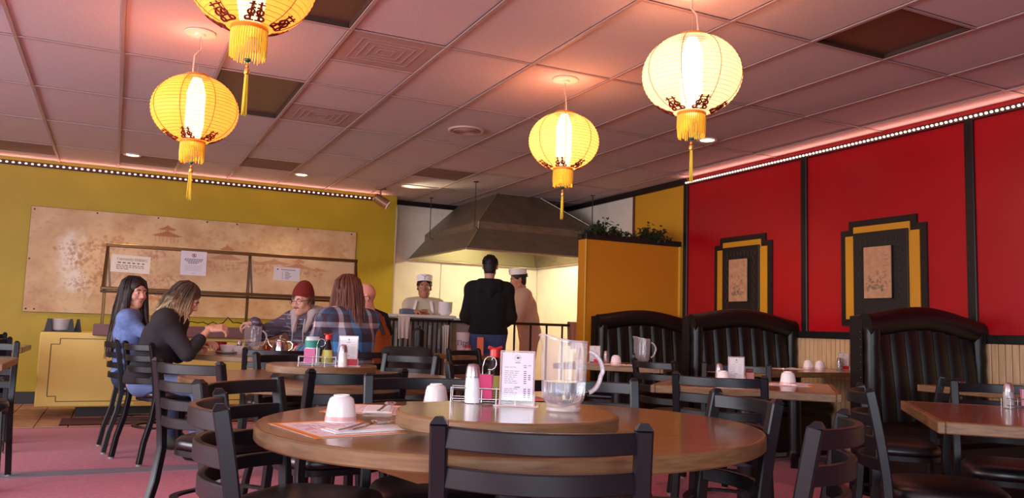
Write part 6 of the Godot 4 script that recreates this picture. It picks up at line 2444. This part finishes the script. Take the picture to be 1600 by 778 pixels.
# hair: a cap over the skull plus hanging locks; roots in head axes, falling straight down
func hair(p: Dictionary, col: Color, tip: Color, L: float, spec: Dictionary) -> void:
	var hx: Transform3D = p.hx
	var c: Vector3 = hx.origin
	var f := Field.new(c + V(-0.24, -L - 0.16, -0.26), c + V(0.24, 0.18, 0.22), 0.0075)
	f.ell(hx * V(0, 0.04, -0.016), V(0.085, 0.092, 0.104), 0.02, hx.basis)
	f.ell(hx * V(0, -0.03, -0.04), V(0.078, 0.08, 0.075), 0.03, hx.basis)
	# face opening
	f.ell(hx * V(0, -0.045, 0.105), V(0.064, 0.108, 0.078), 0.012, hx.basis, true)
	var rg := RandomNumberGenerator.new()
	rg.seed = spec.get("seed", 1)
	var nl: int = spec.get("locks", 26)
	var wave: float = spec.get("wave", 0.006)
	for i in nl:
		var ph: float = lerpf(-1.0, 1.0, (i + 0.5) / nl) * spec.get("span", 2.45)    # 0 is the back of the head
		var root: Vector3 = hx * V(sin(ph) * 0.078, 0.01 + rg.randf_range(-0.01, 0.02), -0.012 - cos(ph) * 0.09)
		var out := (root - c) * V(1, 0, 1)
		out = out.normalized() * rg.randf_range(0.0, spec.get("spread", 0.02)) + spec.get("drift", Vector3.ZERO)
		var len := L * rg.randf_range(0.82, 1.05) * (0.9 if absf(ph) > 1.7 else 1.0)
		var a := root
		for s in 4:
			var b := root + out * (s + 1) / 2.0 + V(rg.randfn(0, wave), -len * (s + 1) / 4.0, rg.randfn(0, wave))
			f.cap(a, b, 0.021 - 0.002 * s, 0.019 - 0.0028 * s, 0.008)
			a = b
	var n := f.net()
	var cols := PackedColorArray()
	var fn := FastNoiseLite.new()
	fn.seed = 9
	fn.frequency = 14.0
	var y0: float = c.y + spec.get("ombre_from", -0.02)
	for v in n[0]:
		var g := clampf((y0 - v.y) / spec.get("ombre_len", 0.25), 0, 1)
		var k := fn.get_noise_3d(v.x * 4.0, v.y * 0.5, v.z * 4.0) * 0.35 + 1.0
		var q := col.srgb_to_linear().lerp(tip.srgb_to_linear(), g) * k
		q.a = 1.0
		cols.append(q)
	var b := MB.new()
	b.add_indexed(n[0], n[1], cols)
	# fine strands over the volume
	for i in 90:
		var ph: float = rg.randf_range(-1.0, 1.0) * spec.get("span", 2.45)
		var r := 0.102 + rg.randf() * 0.006
		var root: Vector3 = hx * V(sin(ph) * 0.4 * r, 0.125 + rg.randf() * 0.004, -0.02 - cos(ph) * 0.3 * r)
		var mid: Vector3 = hx * V(sin(ph) * r * 0.92, 0.03, -0.014 - cos(ph) * r * 1.06)
		var out: Vector3 = ((mid - c) * V(1, 0, 1)).normalized() * (0.01 + 0.6 * spec.get("spread", 0.02)) + spec.get("drift", Vector3.ZERO)
		var len := L * rg.randf_range(0.8, 1.08)
		var pts := [root, hx * V(sin(ph) * r * 0.8, 0.09, -0.014 - cos(ph) * r * 0.85), mid]
		for s in 3:
			pts.append(mid + out * (s + 1) / 1.6 + V(rg.randfn(0, wave * 0.8), -(len + 0.02) * (s + 1) / 3.0, rg.randfn(0, wave * 0.8)))
		var g := rg.randf_range(0.75, 1.35)
		var t0 := b.v.size()
		b.tube(pts, [0.003, 0.0034, 0.0036, 0.0034, 0.003, 0.0012], 4, false)
		for k in range(t0, b.v.size()):
			var q2 := clampf((y0 - b.v[k].y) / spec.get("ombre_len", 0.25), 0, 1)
			var cc := col.srgb_to_linear().lerp(tip.srgb_to_linear(), q2) * g
			cc.a = 1.0
			b.c[k] = cc
	var hm := mat("hair_" + str(spec.get("seed", 1)), Color.WHITE, 0.5)
	hm.vertex_color_use_as_albedo = true
	part("hair", b, hm, p.t)
func short_hair(p: Dictionary, col: Color, bald := false) -> void:
	var hx: Transform3D = p.hx
	var f := Field.new(hx.origin - Vector3.ONE * 0.19, hx.origin + Vector3.ONE * 0.19, 0.006)
	f.ell(hx * V(0, 0.04, -0.016), V(0.081, 0.088, 0.1), 0.02, hx.basis)
	f.ell(hx * V(0, -0.03, -0.045), V(0.068, 0.07, 0.055), 0.03, hx.basis)
	f.ell(hx * V(0, -0.035, 0.10), V(0.075, 0.1, 0.085), 0.012, hx.basis, true)
	for s in [-1, 1]:
		f.ell(hx * V(s * 0.085, -0.008, 0.0), V(0.02, 0.035, 0.026), 0.006, hx.basis, true)
	if bald:
		f.ell(hx * V(0, 0.1, 0.0), V(0.11, 0.098, 0.13), 0.01, hx.basis, true)
	var n := f.net()
	var b := MB.new()
	b.add_indexed(n[0], n[1])
	var rg := RandomNumberGenerator.new()
	rg.seed = 3
	if not bald:
		for i in 160:
			var th := rg.randf() * TAU
			var u := rg.randf_range(-0.2, 1.0)
			var d := V(sin(th) * sqrt(1 - u * u * 0.98), u, cos(th) * sqrt(1 - u * u * 0.98))
			if d.z > 0.35 and u < 0.62:
				continue
			var pt := V(0, 0.04, -0.016) + d * V(0.081, 0.088, 0.1)
			b.tube([hx * pt, hx * (pt + d * 0.006 + V(0, -0.004, -0.008)), hx * (pt + d * 0.007 + V(0, -0.012, -0.016))], [0.005, 0.0045, 0.001], 4, false)
	part("hair", b, mat("shair_" + str(col), col, 0.6), p.t)
func paper_hat(p: Dictionary) -> void:
	# white paper cap: tall band with a folded ridged top
	var hx: Transform3D = p.hx
	var tilt := Transform3D(hx.basis * Basis(V(1, 0, 0), -0.1), hx * V(0, 0.062, -0.012))
	var rows := []
	for l in [[0.0, 1.0, 0.0], [0.045, 1.04, 0.0], [0.07, 1.05, 0.003], [0.073, 1.0, 0.004], [0.062, 0.72, 0.0], [0.058, 0.3, 0.0], [0.058, 0.01, 0.0]]:
		var row := PackedVector3Array()
		for i in 40:
			var a := TAU * i / 40
			row.append(tilt * V(cos(a) * 0.088 * l[1], l[0] + l[2] * cos(2 * a) + (0.008 * pow(absf(sin(a)), 3) if l[0] > 0.03 else 0.0), sin(a) * 0.108 * l[1]))
		rows.append(row)
	var b := MB.new()
	b.patch(rows, true)
	b.fix(0)
	part("paper_hat", b, mat("paper_hat", Color8(240, 232, 232), 0.85), p.t)
	var s := MB.new()
	s.tube([tilt * V(-0.04, 0.066, 0.103), tilt * V(-0.014, 0.056, 0.113), tilt * V(0, 0.044, 0.114), tilt * V(0.014, 0.056, 0.113), tilt * V(0.04, 0.066, 0.103)], 0.0022, 5)
	s.tube([tilt * V(0, 0.044, 0.114), tilt * V(0, 0.006, 0.1105)], 0.0022, 5)
	s.tube([tilt * V(-0.086, 0.06, 0.03), tilt * V(-0.091, 0.058, -0.03)], 0.0025, 5)
	part("hat_stripe", s, mat("hat_blue", Color8(70, 66, 130), 0.8), p.t)
func glasses(p: Dictionary) -> void:
	var hx: Transform3D = p.hx
	var b := MB.new()
	for s in [-1, 1]:
		var ring := []
		for i in 21:
			var a := TAU * i / 20
			ring.append(hx * V(s * 0.032 + cos(a) * 0.024, -0.002 + sin(a) * 0.019, 0.1))
		b.tube(ring, 0.0012, 6, false)
		b.tube([hx * V(s * 0.056, 0.004, 0.098), hx * V(s * 0.078, 0.008, 0.06), hx * V(s * 0.083, 0.012, -0.005), hx * V(s * 0.08, -0.01, -0.03)], 0.0024, 6)
	b.tube([hx * V(-0.009, 0.004, 0.102), hx * V(0.009, 0.004, 0.102)], 0.0024, 6)
	part("glasses", b, mat("glasses_dark", Color8(30, 24, 24), 0.3), p.t)

func stripe_tex() -> ImageTexture:
	var im := Image.create(128, 128, false, Image.FORMAT_RGB8)
	var rg := RandomNumberGenerator.new()
	rg.seed = 14
	im.fill(Color8(98, 88, 104))
	for y in 128:
		for x in 128:
			if (y / 8) % 4 == 0:
				im.set_pixel(x, y, Color8(76, 68, 86))
	for k in 40:
		var y := (k * 16 + rg.randi_range(-2, 2)) % 128
		var x := rg.randi_range(0, 100)
		im.fill_rect(Rect2i(x, y, rg.randi_range(10, 34), 3), Color8(196, 188, 196))
	return tex(im)
func plaid_tex() -> ImageTexture:
	var im := Image.create(128, 128, false, Image.FORMAT_RGB8)
	var band := func(u: int) -> Color:
		if u < 34:
			return Color8(52, 132, 196)
		if u < 62:
			return Color8(74, 44, 44)
		if u < 80:
			return Color8(240, 220, 214)
		if u < 100:
			return Color8(74, 44, 44)
		return Color8(44, 40, 58)
	for y in 128:
		for x in 128:
			var a: Color = band.call(x)
			var b: Color = band.call((y + 40) % 128)
			var c := a.lerp(b, 0.5)
			if (x + y) % 4 < 2:
				c = a.lerp(b, 0.42)
			im.set_pixel(x, y, c)
	return tex(im)

func people() -> void:
	var UP := V(0, 1, 0)
	# woman in blue, farthest left
	var p := person(V(0.13, 0, -6.93), 78, "woman with long dark hair in a light blue shirt, seated left at the shared table", {"fem": true, "f": 0.91, "sw": 0.15, "lean": -0.02, "hyaw": -0.72, "hpitch": 0.06, "hl": V(0.12, 0.80, 0.42), "hr": V(-0.1, 0.80, 0.42), "skin": Color8(216, 160, 138), "hair": Color8(38, 24, 20)})
	garment("shirt", p.b, ["torso", "arm", "hips"], 0.006, tri_mat("denim_blue", noise_tex(81, 0.06, [Color8(92, 112, 164), Color8(108, 130, 182), Color8(122, 146, 198)], 128, 4), V(3, 3, 3), 0.85), p.t, 0.013, [[UP, 0.52]])
	garment("jeans", p.b, ["hips", "thigh", "shin"], 0.008, mat("jeans_dark", Color8(48, 56, 80), 0.9), p.t)
	shoes(p, Color8(60, 52, 50))
	hair(p, Color8(34, 22, 19), Color8(60, 40, 32), 0.5, {"seed": 1, "locks": 32, "span": 2.2, "wave": 0.005, "spread": 0.035, "drift": V(-0.008, 0, -0.004)})
	# woman in black, bent over the table
	p = person(V(0.24, 0, -6.42), 72, "woman in a black sweater with blonde tipped hair, bent over the table, hand raised", {"fem": true, "f": 0.97, "lean": 0.27, "side": -0.03, "hip": 0.55, "hyaw": 0.15, "hpitch": 0.5, "hoff": V(0, -0.035, 0.03), "hl": V(0.14, 0.80, 0.34), "hr": V(-0.06, 0.93, 0.43), "er": V(-0.5, -0.9, -0.1), "dr": V(0.15, 0.12, 1), "pr": V(0.6, -0.8, 0), "curl": 0.75, "skin": Color8(220, 166, 140), "hair": Color8(80, 58, 44)})
	var blk := mat("knit_black", Color8(44, 40, 44), 0.92)
	garment("sweater", p.b, ["torso", "arm", "hips"], 0.022, blk, p.t, 0.013, [[UP, 0.53]])
	for fb in p.b:
		if fb[0] == "fore":
			garment("sleeve", [[fb[0], fb[1], fb[1].lerp(fb[2], 0.55), fb[3], fb[4] + 0.004, fb[5]]], ["fore"], 0.016, blk, p.t)
	garment("jeans", p.b, ["hips", "thigh", "shin"], 0.004, mat("jeans_light", Color8(112, 134, 178), 0.9), p.t)
	shoes(p, Color8(40, 36, 38))
	hair(p, Color8(72, 54, 42), Color8(214, 184, 138), 0.16, {"seed": 2, "locks": 28, "wave": 0.014, "span": 2.2, "ombre_from": 0.03, "ombre_len": 0.2, "drift": V(-0.005, 0, -0.03)})
	# man in a beanie, reaching
	p = person(V(1.66, 0, -7.26), -35, "man in a maroon knit cap, glasses and striped hoodie, reaching across the table", {"f": 1.0, "lean": 0.36, "side": -0.06, "hip": 0.59, "twist": -0.25, "hyaw": -0.22, "hpitch": 0.12, "hoff": V(-0.02, -0.02, 0.0), "hr": V(-0.36, 0.985, 0.52), "er": V(-0.3, -0.3, -0.4), "dr": V(-0.8, -0.15, 0.3), "pr": V(0.1, -1, 0.0), "curl": 0.8, "hl": V(0.16, 0.80, 0.34), "skin": Color8(226, 172, 150), "hair": Color8(84, 56, 40)})
	var hood_m := tri_mat("hoodie_stripe", stripe_tex(), V(2.6, 3.4, 2.6), 0.9)
	garment("hoodie", p.b, ["torso", "arm", "fore"], 0.022, hood_m, p.t)
	garment("jeans", p.b, ["hips", "thigh", "shin"], 0.014, mat("jeans_mid", Color8(66, 84, 122), 0.9), p.t)
	shoes(p, Color8(206, 196, 190))
	var hx: Transform3D = p.hx
	var hf := Field.new(hx.origin + V(-0.25, -0.28, -0.25), hx.origin + V(0.25, 0.1, 0.25), 0.009)
	var N: Vector3 = p.j.N
	for i in 14:
		var a0 := TAU * i / 14
		var a1 := TAU * (i + 1) / 14
		if i >= 2 and i <= 4:
			continue
		hf.cap(N + V(cos(a0) * 0.105, 0.035 - sin(a0) * 0.02, sin(a0) * 0.09 - 0.02), N + V(cos(a1) * 0.105, 0.035 - sin(a1) * 0.02, sin(a1) * 0.09 - 0.02), 0.04, 0.04, 0.03)
	for s in [-1, 1]:
		hf.cap(N + V(s * 0.085, 0.03, 0.06), N + V(s * 0.05, -0.12, 0.14), 0.036, 0.022, 0.03)
	var hn := hf.net()
	var hmb := MB.new()
	hmb.add_indexed(hn[0], hn[1])
	part("hood", hmb, mat("hood_grey", Color8(186, 174, 172), 0.95), p.t).set_meta("label", "pale grey hood lying round the neck")
	var cordm := MB.new()
	for s in [-1, 1]:
		cordm.tube([N + V(s * 0.04, -0.02, 0.13), N + V(s * 0.045, -0.12, 0.175), N + V(s * 0.05, -0.22, 0.17)], 0.004, 6)
	part("drawstring", cordm, mat("cord_pale", Color8(220, 212, 212), 0.8), p.t)
	glasses(p)
	# knit cap
	var cap := Field.new(hx.origin - Vector3.ONE * 0.2, hx.origin + Vector3.ONE * 0.22, 0.006)
	cap.ell(hx * V(0, 0.052, -0.02), V(0.088, 0.1, 0.106), 0.02, hx.basis)
	cap.ell(hx * V(0, 0.12, -0.04), V(0.055, 0.055, 0.06), 0.04, hx.basis)
	var cn: Vector3 = hx.basis * V(0, 0.94, -0.34).normalized()
	cap.clip(cn, cn.dot(hx * V(0, 0.04, 0.06)))
	var cnet := cap.net()
	var cb := MB.new()
	cb.add_indexed(cnet[0], cnet[1])
	part("knit_cap", cb, tri_mat("knit_maroon", noise_tex(83, 0.12, [Color8(104, 28, 24), Color8(136, 42, 34)], 128, 3), V(10, 4, 10), 0.95), p.t)
	var hr := MB.new()
	var rg := RandomNumberGenerator.new()
	rg.seed = 21
	for i in 44:
		var ph := rg.randf_range(-2.0, 2.0)
		if absf(ph) > 2.2:
			ph *= 1.1
		var a := hx * V(sin(ph) * 0.082, 0.035, -0.014 - cos(ph) * 0.094)
		var o := hx.basis * V(sin(ph), 0, -cos(ph))
		hr.tube([a, a + o * 0.01 + V(0, -0.03, 0), a + o * rg.randf_range(0.0, 0.02) + V(0, -rg.randf_range(0.05, 0.09), 0)], [0.006, 0.007, 0.0015], 5)
	for i in 3:
		var x := -0.03 + i * 0.012
		hr.tube([hx * V(x, 0.055, 0.083), hx * V(x - 0.006, 0.035, 0.096), hx * V(x - 0.014, 0.016, 0.094)], [0.004, 0.0038, 0.001], 5)
	part("hair", hr, mat("hair_brown", Color8(88, 60, 42), 0.6), p.t)
	var mo := MB.new()
	for i in 40:
		var x := rg.randf_range(-0.026, 0.026)
		mo.tube([hx * V(x * 0.8, -0.05, 0.0925 - absf(x) * 0.25), hx * V(x * 1.1, -0.059, 0.0925 - absf(x) * 0.3)], [0.003, 0.0015], 4)
	for i in 50:
		var x := rg.randf_range(-0.03, 0.03)
		mo.tube([hx * V(x, -0.088 + absf(x) * 0.3, 0.083 - absf(x) * 0.5), hx * V(x, -0.106 + absf(x) * 0.3, 0.078 - absf(x) * 0.6)], [0.003, 0.0015], 4)
	part("beard", mo, mat("beard_brown", Color8(112, 74, 52), 0.8), p.t)
	# woman in plaid, seen from behind
	p = person(V(1.55, 0, -5.70), 205, "woman in a blue plaid shirt with long auburn hair, seated, seen from behind", {"fem": true, "f": 1.0, "lean": 0.12, "hyaw": 0.1, "hpitch": 0.1, "sw": 0.18, "hl": V(0.14, 0.80, 0.4), "hr": V(-0.14, 0.80, 0.4), "skin": Color8(222, 170, 148)})
	garment("plaid_shirt", p.b, ["torso", "arm", "fore"], 0.024, tri_mat("plaid", plaid_tex(), V(3.8, 3.8, 3.8), 0.9), p.t)
	garment("jeans", p.b, ["hips", "thigh", "shin"], 0.014, mat("jeans_mid", Color8(66, 84, 122), 0.9), p.t)
	shoes(p, Color8(214, 206, 200))
	hair(p, Color8(94, 52, 38), Color8(142, 88, 62), 0.31, {"seed": 4, "locks": 30, "wave": 0.006, "span": 2.5})
	# bald man behind her
	p = person(V(1.98, 0, -6.52), 230, "balding man with glasses in a rust brown jacket, half hidden behind the woman in plaid", {"f": 1.0, "lean": 0.18, "hyaw": 0.75, "hpitch": 0.12, "hl": V(0.16, 0.80, 0.36), "hr": V(-0.16, 0.80, 0.36), "skin": Color8(224, 166, 146), "hair": Color8(120, 92, 76)})
	garment("jacket", p.b, ["torso", "arm", "fore"], 0.024, tri_mat("jacket_rust", noise_tex(84, 0.05, [Color8(150, 76, 30), Color8(176, 96, 42)], 128), V(3, 3, 3), 0.85), p.t)
	garment("trousers", p.b, ["hips", "thigh", "shin"], 0.014, mat("trouser_dark", Color8(50, 46, 46), 0.9), p.t)
	shoes(p, Color8(50, 42, 38))
	glasses(p)
	var st := MB.new()
	for s in [["SL", -1.0], ["SR", 1.0]]:
		var S: Vector3 = p.j[s[0]]
		st.sweep([S.lerp(p.j.N, 0.35) + V(0, 0.055, 0.1), S.lerp(p.j.N, 0.35) + V(0, 0.09, 0.0), S.lerp(p.j.N, 0.4) + V(0, 0.05, -0.12), S.lerp(p.j.N, 0.5) + V(0, -0.12, -0.185)], [V2(-0.02, -0.004), V2(0.02, -0.004), V2(0.02, 0.004), V2(-0.02, 0.004)], V(1, 0, 0.2))
	part("strap", st, mat("strap_black", Color8(24, 20, 22), 0.7), p.t)
	# cook with folded hands behind the counter
	p = person(V(3.24, 0, -8.93), -22, "cook in a white paper hat and white apron, hands folded on the counter", {"sit": false, "f": 0.95, "lean": 0.12, "hip": 0.80, "hyaw": 0.05, "hpitch": -0.05, "hl": V(0.03, 1.165, 0.36), "hr": V(-0.10, 1.155, 0.37), "el": V(0.45, -0.8, -0.1), "er": V(-0.45, -0.8, -0.1), "dl": V(-1, -0.1, 0.35), "dr": V(0.9, -0.1, 0.5), "pl": V(0, -1, 0.1), "pr": V(0, -1, 0.1), "curl": 0.6, "skin": Color8(168, 112, 84), "hair": Color8(26, 18, 16)})
	garment("tee_shirt", p.b, ["torso", "arm"], 0.018, mat("tee_grey", Color8(186, 172, 152), 0.9), p.t)
	garment("trousers", p.b, ["hips", "thigh", "shin"], 0.014, mat("trouser_dark", Color8(50, 46, 46), 0.9), p.t)
	shoes(p, Color8(40, 36, 36))
	short_hair(p, Color8(26, 18, 16))
	paper_hat(p)
	apron(p)
	# customer in black at the railing
	p = person(V(3.64, 0, -7.98), 158, "man in a black hooded sweatshirt and blue jeans, standing at the railing, seen from behind", {"sit": false, "f": 1.01, "lean": 0.03, "hyaw": -0.1, "sw": 0.176, "hoff": V(0, 0.05, 0), "hl": V(0.2, 1.08, 0.26), "hr": V(-0.2, 1.06, 0.26), "el": V(0.25, -0.7, -0.6), "er": V(-0.25, -0.7, -0.6), "skin": Color8(204, 150, 128), "hair": Color8(30, 20, 18)})
	var bh := mat("hoodie_black", Color8(14, 12, 13), 0.95)
	garment("sweatshirt", p.b, ["torso", "arm", "fore", "hips"], 0.03, bh, p.t, 0.013, [[UP, 0.93]])
	garment("jeans", p.b, ["hips", "thigh", "shin"], 0.02, tri_mat("jeans_blue", noise_tex(85, 0.05, [Color8(46, 60, 98), Color8(70, 88, 132)], 128), V(3, 3, 3), 0.9), p.t)
	shoes(p, Color8(60, 56, 56))
	short_hair(p, Color8(30, 20, 18))
	var hf2 := Field.new(p.j.N + V(-0.22, -0.25, -0.28), p.j.N + V(0.22, 0.12, 0.2), 0.01)
	for i in 11:
		var a0 := PI + PI * i / 11
		var a1 := PI + PI * (i + 1) / 11
		hf2.cap(p.j.N + V(cos(a0) * 0.11, 0.02, sin(a0) * 0.1), p.j.N + V(cos(a1) * 0.11, 0.02, sin(a1) * 0.1), 0.042, 0.042, 0.04)
	hf2.cap(p.j.N + V(-0.09, -0.03, -0.1), p.j.N + V(0.09, -0.03, -0.1), 0.05, 0.05, 0.05)
	hf2.cap(p.j.N + V(0, -0.05, -0.12), p.j.N + V(0, -0.13, -0.12), 0.06, 0.04, 0.05)
	var hn2 := hf2.net()
	var hmb2 := MB.new()
	hmb2.add_indexed(hn2[0], hn2[1])
	part("hood", hmb2, bh, p.t)
	# second cook, in profile
	p = person(V(4.62, 0, -8.9), -105, "cook in a white paper hat and tan shirt, in profile beside the man in black", {"sit": false, "f": 1.0, "lean": 0.2, "hip": 0.95, "hyaw": 0.1, "hpitch": 0.2, "hl": V(0.12, 1.15, 0.42), "hr": V(-0.12, 1.15, 0.42), "el": V(0.5, -0.5, -0.7), "er": V(-0.5, -0.5, -0.7), "skin": Color8(190, 128, 100), "hair": Color8(24, 16, 14)})
	garment("shirt", p.b, ["torso", "arm"], 0.026, mat("shirt_tan", Color8(206, 168, 146), 0.9), p.t)
	garment("trousers", p.b, ["hips", "thigh", "shin"], 0.014, mat("trouser_pale", Color8(196, 160, 146), 0.9), p.t)
	shoes(p, Color8(40, 36, 36))
	short_hair(p, Color8(24, 16, 14))
	paper_hat(p)
	var as_ := MB.new()
	as_.tube([p.j.N + V(-0.06, 0.0, 0.05), p.j.N + V(-0.075, 0.045, -0.02), p.j.N + V(0, 0.06, -0.085), p.j.N + V(0.075, 0.045, -0.02), p.j.N + V(0.06, 0.0, 0.05)], 0.012, 6, true, 0.4)
	part("apron_strap", as_, mat("apron_white", Color8(238, 230, 224), 0.9), p.t)

func apron(p: Dictionary) -> void:
	var m := mat("apron_white", Color8(238, 230, 224), 0.9)
	var C: Vector3 = p.j.C
	var P: Vector3 = p.j.P
	var N: Vector3 = p.j.N
	var rows := []
	for i in 14:
		var v := i / 13.0
		var c := C.lerp(P, v * 1.15) + V(0, 0.03, 0.0)
		var w := lerpf(0.12, 0.19, smoothstep(0.0, 0.5, v))
		var row := PackedVector3Array()
		for k in 13:
			var u := -1.0 + k / 6.0
			var dip := 0.05 * (1.0 - absf(u)) * (1.0 - v) * (1.0 - v)
			row.append(c + V(u * w, -dip, 0.172 - 0.06 * u * u + 0.012 * sin(u * 7 + v * 5)))
		rows.append(row)
	var b := MB.new()
	b.patch(rows)
	b.face(0, V(0, 0, 1))
	part("apron_bib", b, m, p.t)
	var s := MB.new()
	for q in [-1, 1]:
		s.sweep([C + V(q * 0.115, 0.025, 0.155), C + V(q * 0.1, 0.08, 0.15), N + V(q * 0.085, -0.01, 0.115), N + V(q * 0.08, 0.05, -0.01), N + V(q * 0.03, 0.06, -0.075)], [V2(-0.014, -0.003), V2(0.014, -0.003), V2(0.014, 0.003), V2(-0.014, 0.003)], V(0, 0, 1), false, [V(0, 0, 1), V(0, 0, 1), V(0, 0.5, 1), V(0, 1, 0), V(0, 0.5, -1)])
	part("apron_strap", s, m, p.t)
